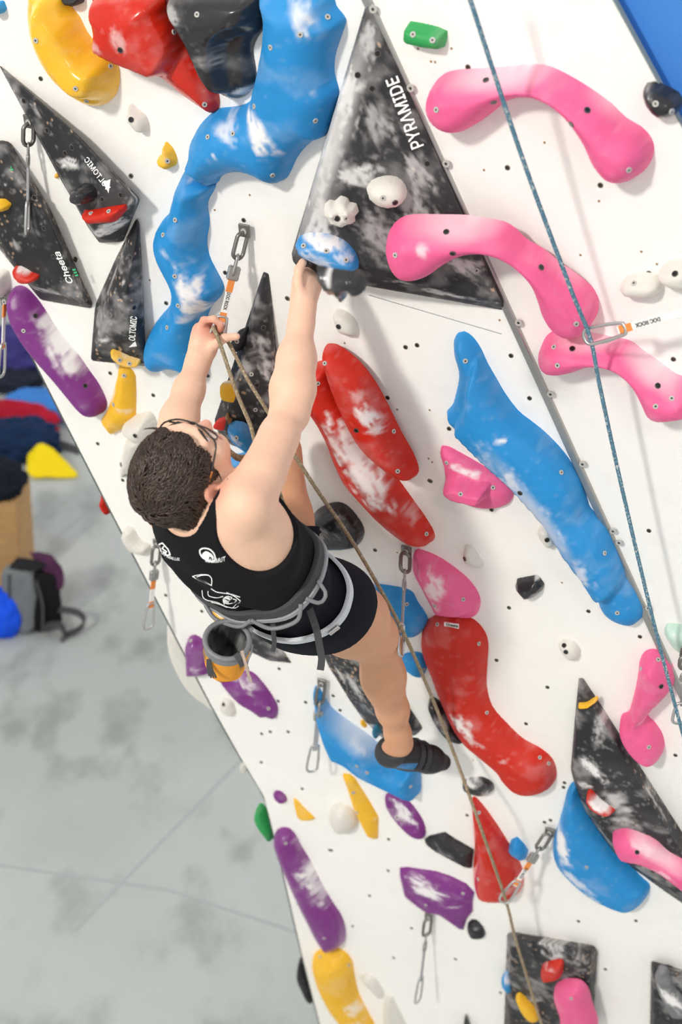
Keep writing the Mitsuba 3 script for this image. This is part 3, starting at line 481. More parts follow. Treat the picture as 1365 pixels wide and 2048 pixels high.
hold('climbing_hold', 'red glossy fin-shaped hold behind the brown rope near the bottom', 'red', 'c7', [(540, 495), (550, 495), (590, 540), (640, 610), (690, 690), (725, 750), (740, 800), (735, 850), (710, 870), (650, 872), (590, 855), (555, 830), (545, 770), (550, 680), (545, 600)], H=.09, prof=.8, mat='m_gloss', bolts=[(572, 540), (570, 800), (715, 800)], chalk=[(700, 850, 50, 20, 10, .3)])
hold('climbing_hold', 'small bright blue faceted hold beside the red fin-shaped hold', 'blue', 'c7', [(685, 682), (697, 650), (720, 640), (745, 665), (763, 692), (755, 722), (735, 716), (700, 695)], H=.03, smooth=False, prof=.8)
hold('climbing_hold', 'purple shield-shaped hold with a white chalk patch', 'purple', 'c7', [(262, 790), (262, 762), (290, 760), (400, 776), (460, 795), (520, 825), (552, 858), (545, 890), (545, 930), (522, 960), (508, 1003), (470, 975), (420, 940), (370, 932), (330, 905), (280, 865)], H=.04, smooth=False, prof=.7, chalk=[(370, 835, 90, 50, 20, .9), (470, 900, 60, 10, 10, .4)], bolts=[(365, 900), (510, 855)])
hold('climbing_hold', 'tiny black hold beside the tip of the purple shield-shaped hold', 'black', 'c7', [(527, 990), (535, 966), (560, 962), (590, 995), (593, 1025), (545, 1022)], H=.025, chalk=[(560, 990, 20, 12, 40, .4)])
hold('climbing_hold', 'blue rounded hold with a chalky edge half behind the black volume at lower right', 'blue', 'c7', [(935, 432), (952, 435), (970, 500), (1010, 570), (1060, 640), (1120, 710), (1200, 800), (1236, 835), (1222, 880), (1180, 913), (1130, 908), (1060, 880), (990, 840), (920, 780), (870, 720), (860, 660), (880, 590), (900, 520), (915, 460)], H=.06, Rr=.06, chalk=[(900, 660, 120, 34, 75, .9), (960, 790, 110, 26, 40, .6), (1030, 860, 50, 10, 30, .5)], bolts=[(993, 752)])
# volumes in the lower half
k, m = volume('blade_volume', 'long black blade volume with speckles at lower right', 'c7', [(930, 370, 0), (945, 180, 0), (962, 12, 0), (978, 12, 0), (1040, 105, 0), (1220, 395, 0), (1420, 700, 0), (1420, 930, 0), (1300, 850, 0), (1100, 705, 0), (985, 535, 0), (950, 450, 0), (968, 35, .02), (940, 365, .05), (1010, 545, .06), (1110, 690, .06), (1400, 760, .08), (1190, 420, .06), (1400, 900, .04)],
              dots=.55, chalk=[(1020, 370, 80, 36, 45, .85), (1050, 210, 110, 40, 100, .45), (980, 430, 40, 30, 0, .6), (1250, 480, 130, 14, 58, .5), (1120, 600, 60, 60, 0, .25)], holes=[(1090, 583), (1250, 770)])
hold('climbing_hold', 'tiny yellow crescent near the top of the black blade volume', 'yellow', 'c7', [(955, 120), (985, 118), (1015, 103), (1030, 94), (1033, 108), (1005, 130), (965, 132)], H=.02, pl=facet(m, 1172, 1408), lean=.5)
hold('climbing_hold', 'small red and white hold on the black blade volume', 'red', 'c7', [(988, 490), (1000, 460), (1040, 500), (1100, 545), (1080, 553), (1030, 536), (1000, 512)], H=.03, pl=facet(m, 1195, 1608), chalk=[(1035, 510, 50, 20, 40, .9)], lean=.5)
hold('climbing_hold', 'pink bone-shaped hold across the lower edge of the black blade volume', 'pink', 'c7', [(1085, 660), (1095, 635), (1140, 625), (1200, 640), (1260, 665), (1310, 705), (1420, 770), (1420, 880), (1330, 820), (1270, 775), (1210, 745), (1160, 735), (1110, 715)], H=.06, lift=.06, chalk=[(1260, 700, 170, 36, 33, -.5), (1240, 690, 90, 30, 30, .5), (1310, 770, 60, 20, 35, .4)], holes=[(1190, 695)], lean=.5)  # first entry: painted highlight and chalk dust on the upper ridge
k, m = volume('box_volume', 'black box volume carrying a red, a pink and a yellow hold at bottom', 'c7', [(680, 1012, 0), (700, 1004, 0), (1022, 1058, 0), (1036, 1080, 0), (1030, 1200, 0), (1015, 1420, 0), (668, 1420, 0), (676, 1200, 0), (700, 1030, .05), (1010, 1080, .05), (850, 1110, .075), (1000, 1420, .05), (690, 1420, .05)],
              dots=.4, chalk=[(860, 1070, 80, 50, 60, .5), (810, 1050, 12, 12, 0, .9), (790, 1270, 40, 30, 0, .5), (960, 1110, 60, 40, 120, .3)])
fa = facet(m, 1105, 1955)
hold('climbing_hold', 'small chalky red hold on the black box volume', 'red', 'c7', [(812, 1162), (828, 1141), (890, 1133), (897, 1160), (886, 1191), (830, 1198), (812, 1186)], H=.035, pl=facet(m, 1105, 1945), chalk=[(850, 1150, 50, 12, 0, .4)], lean=.5)
hold('climbing_hold', 'pink rounded hold with a fold on the black box volume', 'pink', 'c7', [(858, 1270), (870, 1230), (910, 1215), (960, 1220), (990, 1250), (1005, 1300), (1025, 1400), (900, 1400), (880, 1340), (868, 1305)], H=.05, pl=facet(m, 1135, 2005), bolts=[(933, 1265)], lean=.5)
hold('climbing_hold', 'small yellow hold on the black box volume behind the rope', 'yellow', 'c7', [(713, 1265), (725, 1258), (770, 1295), (800, 1330), (806, 1353), (780, 1352), (740, 1322)], H=.03, pl=facet(m, 1052, 2015), lean=.5)
hold('climbing_hold', 'small chalky blue hold on the left side of the black box volume', 'blue', 'c7', [(660, 1190), (680, 1165), (700, 1190), (706, 1232), (680, 1222)], H=.03, lift=.03, chalk=[(685, 1195, 30, 20, 60, .7)])
lettering(k, 'IIYLANE'[2:], (1176, 1995), (1180, 1968), 6, facet(m, 1176, 1985), name='lettering') if False else None
k, m = volume('corner_volume', 'black volume with a dished white hold at the lower right corner', 'c7', [(1243, 1118, 0), (1290, 1130, 0), (1420, 1170, 0), (1420, 1420, 0), (1238, 1420, 0), (1256, 1140, .04), (1420, 1200, .05), (1420, 1420, .05), (1256, 1420, .04)], dots=.3, chalk=[(1350, 1200, 60, 50, 30, .3)])
hold('climbing_hold', 'dished white-grey hold on the volume at the lower right corner', 'grey', 'c7', [(1255, 1190), (1275, 1150), (1300, 1160), (1330, 1230), (1380, 1290), (1400, 1340), (1330, 1340), (1300, 1300), (1270, 1240)], H=.03, pl=facet(m, 1330, 1985), chalk=[(1320, 1260, 80, 30, 50, .8)], bolts=[(1328, 1250)], lean=.5)
volume('tip_volume', 'tip of a small black volume cut off by the bottom edge', 'c7', [(500, 1420, 0), (520, 1322, 0), (560, 1420, 0), (520, 1335, .02), (520, 1420, .05)], dots=.2)
# behind the climber
k, m = volume('spike_volume', 'tall narrow black volume rising behind the climber\'s hands', 'p', [(527, 541, 0), (538, 545, 0), (546, 640, 0), (552, 720, 0), (566, 840, 0), (575, 905, 0), (524, 912, 0), (470, 890, 0), (455, 830, 0), (480, 740, 0), (529, 550, .015), (492, 700, .075), (450, 858, .12), (462, 890, .10), (560, 890, .05), (428, 843, .085), (438, 872, .08)],
              chalk=[(525, 690, 40, 22, 60, .5), (535, 735, 30, 22, 60, .7), (480, 745, 80, 12, 110, .4), (440, 880, 40, 14, 40, .5), (480, 880, 40, 14, 20, .5)], dots=.12, holes=[(527, 655), (514, 770)], bolts=[(511, 819), (503, 748)])
fa = facet(m, 525, 760)
hold('climbing_hold', 'small black fin on the left side of the tall narrow volume', 'black', 'k2', [(440, 715), (490, 640), (560, 608), (562, 700), (520, 780), (470, 772)], H=.03, lift=.05, smooth=False, bolts=[(485, 712)])
hold('climbing_hold', 'small upright yellow hold with a white tip on the tall narrow volume', 'yellow', 'k2', [(375, 1060), (385, 1025), (420, 1015), (440, 1040), (434, 1120), (415, 1192), (388, 1186), (377, 1130)], H=.025, pl=facet(m, 455, 785), chalk=[(410, 1030, 36, 14, 0, .8)], lean=.5)
hold('climbing_hold', 'small upright red hold on the tall narrow volume', 'red', 'k1', [(788, 280), (810, 232), (840, 206), (840, 250), (815, 320), (795, 312)], H=.02, pl=facet(m, 440, 848), lean=.5)
hold('climbing_hold', 'tiny worn brown hold beside the upright red one', (150, 110, 70), 'k1', [(862, 235), (880, 190), (892, 188), (892, 225), (918, 240), (912, 262), (880, 262)], H=.02, pl=facet(m, 458, 840), lean=.5, wear=.5)
hold('climbing_hold', 'chalky blue hold on the tall narrow volume beside the climber\'s face', 'blue', 'k1', [(875, 350), (890, 310), (940, 288), (1000, 298), (1060, 345), (1090, 430), (1060, 498), (1010, 480), (960, 445), (900, 400)], H=.035, pl=facet(m, 480, 868), chalk=[(950, 370, 80, 26, 35, .6)], bolts=[(950, 372), (1075, 438)], lean=.5)
hold('climbing_hold', 'plain blue hold under the tall narrow volume behind the climber\'s arm', 'blue', 'k1', [(890, 515), (960, 505), (1080, 480), (1060, 570), (1000, 640), (962, 672), (920, 600)], H=.03)
volume('slanted_volume', 'black volume behind the climber\'s waist', 'p', [(372, 1140, 0), (400, 1150, 0), (520, 1230, 0), (586, 1327, 0), (540, 1323, 0), (470, 1290, 0), (425, 1235, 0), (480, 1250, .04), (400, 1175, .03), (560, 1318, .025)], dots=.25, chalk=[(560, 1300, 50, 20, 30, .4), (410, 1190, 40, 12, 60, .5)])
hold('climbing_hold', 'yellow hold on the black volume behind the climber\'s waist', 'yellow', 'k4', [(525, 565), (570, 570), (640, 610), (690, 660), (640, 700), (556, 706), (538, 640)], H=.03, lift=.035, chalk=[(600, 650, 70, 26, 40, .8)])
volume('slanted_volume', 'long speckled black volume behind the climber\'s lower leg', 'p', [(636, 1285, 0), (655, 1270, 0), (740, 1290, 0), (800, 1390, 0), (848, 1457, 0), (832, 1472, 0), (764, 1476, 0), (725, 1438, 0), (690, 1387, 0), (655, 1330, 0), (665, 1310, .03), (770, 1455, .04), (825, 1460, .03), (740, 1330, .05)], dots=.4, chalk=[(705, 1370, 60, 22, 60, .5), (680, 1350, 30, 12, 60, .5), (750, 1455, 30, 12, 20, .4)])
hold('climbing_hold', 'tiny yellow hold at the edge of the speckled volume above the blue foothold', 'yellow', 'k6', [(312, 437), (336, 430), (375, 490), (345, 470)], H=.015)
hold('climbing_hold', 'tiny teal hold at the end of the speckled volume beside the ankle', (40, 120, 150), 'k6', [(415, 485), (440, 475), (470, 520), (465, 555), (430, 530)], H=.025, lift=.03)
hold('climbing_hold', 'blue faceted hold with grey chalk behind the climber\'s knee and the rope', 'blue', 'k5', [(300, 190), (360, 205), (440, 275), (560, 350), (700, 365), (800, 372), (1000, 415), (1060, 500), (1146, 650), (1080, 741), (980, 726), (900, 690), (700, 560), (560, 450), (420, 330), (320, 270)], H=.05, Rr=.04, chalk=[(440, 290, 220, 60, 35, 1.0), (580, 390, 140, 60, 25, .9), (690, 400, 70, 40, 10, .5)], bolts=[(990, 500)], lean=.3)
hold('climbing_hold', 'small blue hold between the knee and the large red snaking hold', 'blue', 'k5', [(945, 962), (962, 900), (1070, 883), (1140, 920), (1146, 1000), (1110, 1066), (1060, 1052), (1000, 1012)], H=.03, bolts=[(1120, 1010)])

# ------------------------------------------------------------------ holds on the right panel
P1 = dict(H=.085, Rr=.05, prof=.6, lean=.3)
hold('climbing_hold', 'topmost pink bone-shaped hold, wholly on the white panel behind the blue rope', 'pink', 'c2', [(368, 400), (380, 345), (420, 305), (480, 290), (560, 285), (640, 280), (740, 270), (820, 275), (890, 305), (960, 345), (1020, 385), (1080, 430), (1130, 480), (1190, 515), (1230, 560), (1240, 610), (1220, 665), (1180, 700), (1130, 710), (1080, 695), (1040, 655), (1010, 610), (985, 550), (950, 495), (910, 445), (860, 405), (800, 380), (740, 380), (690, 395), (640, 430), (590, 470), (530, 508), (480, 515), (430, 495), (390, 455)],
     pl=R, bolts=[(407, 428), (1157, 662)], holes=[(600, 313), (630, 398), (995, 430), (933, 485)], chalk=[(640, 310, 280, 50, -4, -.5), (1060, 440, 170, 34, 38, -.45), (700, 300, 130, 24, 0, .5), (520, 300, 60, 24, 0, .4), (1120, 480, 90, 16, 38, .4)], **P1)  # first two entries paint lamp-bright tops into the pink, along with chalk dust
_a, _b = facet(PYRM, 800, 500).o, R.hit(1150, 640, .006); _e = (_b - _a) / np.linalg.norm(_b - _a); PK = Plane(_a + .006 * WN, WN - (WN @ _e) * _e)
hold('climbing_hold', 'pink bone-shaped hold whose left end lies on the black pyramid', 'pink', 'c2', [(204, 970), (215, 920), (250, 880), (300, 863), (400, 863), (520, 866), (600, 880), (660, 890), (710, 920), (750, 960), (820, 1000), (880, 1050), (940, 1090), (1000, 1140), (1032, 1190), (1030, 1245), (1000, 1285), (960, 1305), (900, 1300), (850, 1270), (815, 1220), (795, 1160), (770, 1100), (730, 1050), (680, 1010), (620, 985), (560, 980), (500, 995), (440, 1030), (390, 1065), (330, 1083), (270, 1075), (225, 1035)],
     pl=PK,
     bolts=[(247, 995), (952, 1263)], holes=[(445, 905), (470, 988), (815, 1043), (752, 1090)], chalk=[(470, 900, 250, 50, 3, -.5), (870, 1050, 180, 36, 42, -.5), (520, 890, 140, 26, 5, .55), (360, 950, 40, 30, 60, .5), (700, 930, 70, 14, 50, .4), (900, 1080, 70, 20, 45, .35)], **P1)  # upper ridges whitened by two smooth washes: painted highlight with chalk
hold('climbing_hold', 'pink bone-shaped hold running out of the right border below the steel carabiner', 'pink', 'c5', [(803, 110), (820, 65), (860, 40), (920, 35), (990, 50), (1080, 70), (1150, 85), (1210, 130), (1270, 170), (1330, 215), (1420, 250), (1420, 340), (1340, 362), (1280, 360), (1230, 330), (1200, 270), (1170, 215), (1130, 175), (1080, 155), (1020, 155), (960, 175), (900, 185), (850, 175), (820, 150)],
     pl=R, bolts=[(866, 87), (880, 157), (1325, 287), (1262, 317)], holes=[(937, 93), (1270, 237)], chalk=[(1000, 80, 200, 40, 6, -.6), (1230, 190, 170, 40, 38, -.6), (1000, 70, 130, 26, 5, .6), (1250, 190, 110, 26, 38, .6)], **P1)  # the two smooth washes paint highlight and chalk dust along the top side
hold('climbing_hold', 'pink dumbbell-shaped hold at the right border above the black blade volume', 'pink', 'c7', [(1190, 0), (1195, -40), (1215, -70), (1250, -78), (1290, -60), (1320, -20), (1335, 30), (1325, 60), (1290, 100), (1250, 140), (1225, 180), (1250, 205), (1280, 250), (1290, 300), (1275, 335), (1240, 338), (1200, 320), (1165, 290), (1135, 250), (1118, 210), (1125, 175), (1150, 165), (1165, 120), (1180, 60)],
     H=.07, Rr=.04, lean=.3, bolts=[(1235, 285), (1205, -20), (1272, -55)], holes=[(1283, 48)], chalk=[(1210, 190, 30, 20, 0, .3)])
hold('climbing_hold', 'black two-bolt hold on the edge of the white panel against the blue wall', 'black', 'c2', [(1208, 355), (1220, 335), (1250, 330), (1290, 350), (1340, 375), (1360, 410), (1350, 440), (1320, 460), (1275, 462), (1245, 440), (1220, 405)], H=.04, pl=R, bolts=[(1262, 405), (1324, 435)], mat='m_gloss', lean=.4, chalk=[(1235, 360, 40, 14, 50, .3)])
hold('climbing_hold', 'cream hold with a steel bolt above the right hand draw', 'white', 'c2', [(1120, 1120), (1140, 1090), (1190, 1075), (1250, 1080), (1285, 1100), (1280, 1140), (1240, 1162), (1190, 1160), (1140, 1150)], H=.04, pl=R, bolts=[(1178, 1105)], lean=.4)
hold('climbing_hold', 'cream hold with a brown bolt at the right border', 'white', 'c2', [(1268, 1065), (1300, 1035), (1360, 1025), (1410, 1050), (1410, 1120), (1350, 1127), (1290, 1105)], H=.045, pl=R, holes=[(1338, 1068)], lean=.4)
hold('climbing_hold', 'curved green edge with two bolts near the top', 'green', 'c2', [(282, 150), (285, 110), (295, 92), (350, 102), (400, 114), (438, 130), (438, 155), (430, 190), (360, 182), (300, 167)], H=.035, pl=R, smooth=False, bolts=[(316, 135), (392, 157)], prof=.4, lean=.4, chalk=[(360, 104, 60, 8, 15, .5)])
hold('climbing_hold', 'pale mint green hold at the right border beside the end of the steel strip', 'mint', 'c5', [(1295, 1190), (1302, 1170), (1345, 1172), (1410, 1195), (1410, 1290), (1350, 1265), (1315, 1230)], H=.03, pl=R, wear=.4)

# ------------------------------------------------------------------ things fixed to the far side of the free edge
def edge_bump(name, label, color, crop, pts, back, th, cat='climbing hold', mat='m_hold'):
    pb = Plane(L.o - L.n * back, L.n); poly = outline(crop, pts, pb, 0, True)
    V2, z, F = dome(poly, th, None, .008, .6, [])
    V = pb.xyz(V2, z); SEED[0] += 7
    k = key(name); scene[k] = mikit.ply(trimesh.Trimesh(V, F, process=False), mat, smooth=True, color=paint(V, PAL[color], (), SEED[0])); labels[k] = {'label': label, 'category': cat}
edge_bump('climbing_hold', 'big white rounded hold bulging out behind the free edge below the chalk bag', 'white', 'p', [(345, 1235), (337, 1265), (343, 1305), (367, 1355), (392, 1384), (430, 1412), (500, 1470), (460, 1380), (400, 1280)], .08, .05)
edge_bump('climbing_hold', 'green hold sticking out behind the bend of the free edge', 'green', 'c8', [(803, 540), (818, 506), (840, 520), (880, 600), (870, 640), (838, 600), (815, 570)], .05, .04)
edge_bump('climbing_hold', 'black hold sticking out behind the free edge near the bottom', 'black', 'c8', [(968, 1160), (978, 1105), (1000, 1120), (1040, 1260), (1010, 1250), (985, 1205)], .05, .04)
edge_bump('climbing_hold', 'red sliver of a hold behind the free edge beside the climber\'s neck', 'red', 'k8', [(792, 120), (830, 130), (890, 240), (860, 240), (820, 200)], .04, .03)

# ------------------------------------------------------------------ the climber: one continuous body from a distance field
def surface_nets(d, org, h):
    S = d < 0; shp = np.array(d.shape) - 1; cid, pos, quads = [], [], []
    for ax in range(3):
        a = [slice(None)] * 3; b = [slice(None)] * 3; a[ax] = slice(0, -1); b[ax] = slice(1, None)
        x = S[tuple(a)] != S[tuple(b)]; o1, o2 = [(1, 2), (2, 0), (0, 1)][ax]
        I = np.argwhere(x); I = I[(I[:, o1] > 0) & (I[:, o1] < shp[o1]) & (I[:, o2] > 0) & (I[:, o2] < shp[o2])]
        da = d[tuple(I.T)]; J = I.copy(); J[:, ax] += 1; db = d[tuple(J.T)]
        t = da / (da - db); P = I.astype(float); P[:, ax] += t
        q = []
        for (u, v) in ((-1, -1), (0, -1), (0, 0), (-1, 0)):
            K = I.copy(); K[:, o1] += u; K[:, o2] += v; c = (K[:, 0] * shp[1] + K[:, 1]) * shp[2] + K[:, 2]; q.append(c); cid.append(c); pos.append(P)
        q = np.stack(q, 1); q[da > 0] = q[da > 0][:, ::-1]; quads.append(q)
    cid = np.concatenate(cid); pos = np.vstack(pos); u, inv = np.unique(cid, return_inverse=True); cnt = np.bincount(inv)
    V = np.stack([np.bincount(inv, pos[:, k]) / cnt for k in range(3)], 1) * h + org
    Q = np.searchsorted(u, np.vstack(quads)); F = np.vstack([Q[:, [0, 1, 2]], Q[:, [0, 2, 3]]])
    return trimesh.Trimesh(V, F, process=False)
def taubin(m, it=5, lam=.5, mu=-.52):
    from scipy.sparse import coo_matrix, diags
    f = m.faces; e = np.vstack([f[:, [0, 1]], f[:, [1, 2]], f[:, [2, 0]]]); e = e[e[:, 0] != e[:, 1]]; e = np.vstack([e, e[:, ::-1]])
    n = len(m.vertices); A = coo_matrix((np.ones(len(e)), (e[:, 0], e[:, 1])), (n, n)).tocsr(); A.data[:] = 1
    d = np.asarray(A.sum(1)).ravel(); W = diags(1 / np.maximum(d, 1)) @ A; V = np.array(m.vertices)
    for _ in range(it):
        for k in (lam, mu): V = V + k * np.where(d[:, None] > 0, W @ V - V, 0)
    m.vertices = V
class Field:
    def __init__(s, lo, hi, h):
        s.h = h; s.lo = np.asarray(lo, float); s.n = np.ceil((np.asarray(hi) - s.lo) / h).astype(int) + 1; s.d = np.full(s.n, .08, np.float32)
    def box(s, lo, hi):
        a = np.clip(((np.asarray(lo) - s.lo) / s.h).astype(int), 0, s.n); b = np.clip(np.ceil((np.asarray(hi) - s.lo) / s.h).astype(int) + 1, 0, s.n)
        ax = [(s.lo[k] + s.h * np.arange(a[k], b[k])).astype(np.float32) for k in range(3)]
        return tuple(slice(a[k], b[k]) for k in range(3)), np.stack(np.meshgrid(*ax, indexing='ij'), -1)
    def add(s, f, lo, hi, k=.02, op='u'):
        m = .045; sl, P = s.box(np.asarray(lo) - m, np.asarray(hi) + m)
        if P.size == 0: return
        v = f(P).astype(np.float32); d = s.d[sl]
        if op == 'u': hh = np.maximum(k - np.abs(d - v), 0) / k; s.d[sl] = np.minimum(d, v) - hh * hh * k / 4
        else: hh = np.maximum(k - np.abs(d + v), 0) / k; s.d[sl] = np.maximum(d, -v) + hh * hh * k / 4
    def cone(s, a, ra, b, rb, k=.02, op='u'):
        a, b = np.asarray(a, float), np.asarray(b, float)
        def f(P):
            ab = b - a; t = np.clip(((P - a) @ ab) / (ab @ ab), 0, 1); t = t
            return np.linalg.norm(P - (a + t[..., None] * ab), axis=-1) - (ra + (rb - ra) * t)
        r = max(ra, rb); s.add(f, np.minimum(a, b) - r, np.maximum(a, b) + r, k, op)
    def ell(s, c, M, r, k=.02, op='u'):
        c, r = np.asarray(c, float), np.asarray(r, float)
        def f(P):
            q = (P - c) @ M.T; k0 = np.linalg.norm(q / r, axis=-1); k1 = np.linalg.norm(q / r ** 2, axis=-1) + 1e-6; return k0 * (k0 - 1) / k1
        e = np.sqrt((M.T ** 2) @ r ** 2); s.add(f, c - e, c + e, k, op)
def unit(v): v = np.asarray(v, float); return v / np.linalg.norm(v)
def cam(a, b, c): return a * CR + b * CU - c * FW          # direction right, up, towards the camera

RS, RE, RW = D(490, 1010, 2.80), D(580, 826, 2.99), D(607, 612, 3.07)
LS, LE, LW = D(332, 1000, 3.05), D(345, 882, 3.30), D(400, 712, 3.40)
CH, WA, PE = D(456, 1084, 2.99), D(540, 1148, 3.17), D(598, 1202, 3.31)
RH, RK, RA = D(666, 1210, 3.30), D(757, 1284, 3.66), D(800, 1487, 3.95)
LH, LK, LA = D(578, 1178, 3.43), D(560, 903, 3.47), D(577, 1085, 3.66)
if __name__ == '__main__' and False: pass
for nm, a, b in [('R upper arm', RS, RE), ('R forearm', RE, RW), ('L upper arm', LS, LE), ('L forearm', LE, LW), ('trunk', (RS + LS) / 2, PE), ('R thigh', RH, RK), ('R shin', RK, RA), ('L thigh', LH, LK), ('L shin', LK, LA), ('shoulders', RS, LS)]:
    print(nm, round(np.linalg.norm(a - b), 3))
for nm, a in [('RK', RK), ('RA', RA), ('LK', LK), ('LA', LA), ('PE', PE), ('LE', LE), ('LW', LW), ('RW', RW)]: print(nm, 'off wall', round((a - L.o) @ L.n, 3))
UP = unit((RS + LS) / 2 - PE); LAT = RS - LS; LAT = unit(LAT - (LAT @ UP) * UP); BK = np.cross(LAT, UP); BK = BK if BK @ WN > 0 else -BK
TM = np.array([LAT, BK, UP])
# head frame: R to his right ear, F where the face looks, U to the crown
HF = unit(cam(.36, .93, .03)); HR = cam(.80, -.31, .46); HR = unit(HR - (HR @ HF) * HF); HU = np.cross(HR, HF)
if HU @ cam(-1, 0, 1) < 0: HU = -HU
HM = np.array([HR, HF, HU]); HC = D(357, 946, 2.82)
def hd(r, f, u): return HC + r * HR + f * HF + u * HU

GRID = .004
allj = np.array([RS, RE, RW, LS, LE, LW, CH, PE, RH, RK, RA, LH, LK, LA, HC, D(615, 540, 3.15), D(480, 660, 3.40)])
body = Field(allj.min(0) - .17, allj.max(0) + .17, GRID)
torso = Field(np.min([RS, LS, CH, PE, RH, LH], 0) - .30, np.max([RS, LS, CH, PE, RH, LH], 0) + .30, GRID)
for f in (body, torso):
    f.ell(CH - UP * .01, TM, (.158, .108, .19), .05)
    f.ell(WA, TM, (.126, .095, .17), .06)
    f.ell(PE, TM, (.155, .115, .13), .05)
    NB = (RS + LS) / 2 + UP * .008 + BK * .010
    f.cone(LS * .75 + RS * .25 - UP * .01, .05, LS * .25 + RS * .75 - UP * .01, .05, .05)          # shoulder girdle
    f.cone(RS - UP * .04 - LAT * .03, .075, WA + LAT * .06, .075, .05)         # lats
    f.cone(LS - UP * .04 + LAT * .03, .072, WA - LAT * .05, .064, .05)
    f.ell(RS - UP * .085 - LAT * .055 + BK * .055, TM, (.058, .028, .085), .03)   # shoulder blades
    f.ell(LS - UP * .085 + LAT * .055 + BK * .055, TM, (.058, .028, .085), .03)
    f.cone(NB, .06, hd(0, -.02, -.07), .052, .04)                              # neck
    f.cone(NB - BK * .01, .046, RS - LAT * .045 - UP * .03, .042, .04); f.cone(NB, .05, LS + LAT * .03 - UP * .01, .046, .04)
# furrow along the spine
body.cone(NB - UP * .06 + BK * .125, .022, WA + BK * .115, .02, .03, 'c')
def limb(chain, k=.02):
    for (a, ra), (b, rb) in zip(chain[:-1], chain[1:]): body.cone(a, ra, b, rb, k)
def lerp(a, b, t): return a + (b - a) * t
OUT = unit(cam(-.3, .1, 1))
limb([(RS, .057), (lerp(RS, RE, .3) + cam(1, 0, 0) * .004, .045), (lerp(RS, RE, .75), .039), (RE, .039)], .025)
body.ell(lerp(RS, RE, .5) + cam(1, 0, .3) * .005, np.array([unit(np.cross(RE - RS, FW)), unit(np.cross(RE - RS, np.cross(RE - RS, FW))), unit(RE - RS)]), (.041, .041, .10), .025)
limb([(RE, .041), (lerp(RE, RW, .22), .048), (lerp(RE, RW, .5), .041), (lerp(RE, RW, .85), .026), (RW, .0255)], .025)
limb([(LS, .06), (lerp(LS, LE, .5), .048), (LE, .041), (lerp(LE, LW, .25), .045), (lerp(LE, LW, .6), .036), (lerp(LE, LW, .9), .027), (LW, .027)], .025)
limb([(RH, .10), (lerp(RH, RK, .4), .092), (lerp(RH, RK, .8), .070), (RK, .058)], .03)
CALF = unit(np.cross(RA - RK, np.cross(RA - RK, WN))); CALF = CALF if CALF @ cam(-1, 0, 1) > 0 else -CALF
limb([(RK, .056), (lerp(RK, RA, .3) + CALF * .008, .0565), (lerp(RK, RA, .65), .043), (lerp(RK, RA, .9), .034), (RA, .035)], .03)
body.ell(lerp(RK, RA, .28) + CALF * .028, np.array([CALF, unit(np.cross(RA - RK, CALF)), unit(RA - RK)]), (.044, .047, .12), .03)
limb([(LH, .095), (lerp(LH, LK, .5), .070), (LK, .052)], .03)
limb([(LK, .052), (lerp(LK, LA, .3), .053), (lerp(LK, LA, .7), .042), (LA, .036)], .02)
# feet inside the shoes
RT = D(890, 1521, 4.10); RHL = D(778, 1508, 4.00); LT = D(632, 1128, 3.74)
limb([(RA, .035), (RHL, .034), (lerp(RHL, RT, .8), .024)], .02); limb([(LA, .034), (lerp(LA, LT, .6), .026)], .02)
# head
body.ell(HC + HU * .012 - HF * .008, HM, (.073, .096, .086), .02)
body.ell(hd(0, .045, -.045), HM, (.058, .05, .065), .03)
body.cone(hd(.036, .028, -.085), .026, hd(0, .078, -.098), .019, .025); body.cone(hd(-.036, .028, -.085), .026, hd(0, .078, -.098), .019, .025)
body.ell(hd(0, .074, -.073), HM, (.036, .026, .03), .03)           # mouth area
body.cone(hd(0, .092, .004), .010, hd(0, .113, -.032), .013, .018)  # nose
body.ell(hd(.014, .100, -.036), HM, (.009, .010, .008), .01); body.ell(hd(-.014, .100, -.036), HM, (.009, .010, .008), .01)
for s in (1, -1):
    body.cone(hd(.016 * s, .092, .018), .010, hd(.046 * s, .078, .016), .010, .02)      # brow
    body.ell(hd(.043 * s, .070, -.028), HM, (.022, .02, .02), .03)                      # cheekbone
    body.ell(hd(.032 * s, .099, -.002), HM, (.018, .015, .012), .012, 'c')              # eye socket
    EM = np.array([unit(HR * s * .93 + HF * .32), unit(HF * .93 - HR * s * .3), HU])
    body.ell(hd(.084 * s, -.014, -.020), EM, (.010, .021, .032), .005)                  # ear
    body.ell(hd(.096 * s, -.010, -.017), EM, (.008, .010, .019), .006, 'c')
    body.ell(hd(.084 * s, .001, -.024), EM, (.007, .006, .010), .006)
body.cone(hd(-.022, .098, -.066), .003, hd(.022, .098, -.066), .003, .005, 'c')       # mouth line
# hands
def finger(pts, r0=.0090, r1=.0075, k=.006):
    n = len(pts) - 1
    for i in range(n): body.cone(pts[i], r0 + (r1 - r0) * i / n, pts[i + 1], r0 + (r1 - r0) * (i + 1) / n, k)
# right hand under the lip of the pyramid
rp = D(612, 572, 3.10)
body.cone(RW, .026, rp, .030, .02); body.cone(D(603, 590, 3.07), .022, D(604, 556, 3.085), .020, .015); body.cone(D(618, 590, 3.09), .021, D(627, 566, 3.12), .022, .015)
for i, (kx, ky, kd) in enumerate([(608, 545, 3.10), (617, 548, 3.115), (626, 553, 3.13), (634, 561, 3.145)]):
    a = D(kx, ky, kd); finger([lerp(rp, a, .4), a, D(kx + 12, ky - 6, kd + .035), D(kx + 24, ky + 8, kd + .055), D(kx + 26, ky + 22, kd + .05)], .0098, .0078)
finger([D(602, 592, 3.055), D(596, 565, 3.05), D(598, 540, 3.055), D(606, 524, 3.06)], .0125, .0095)
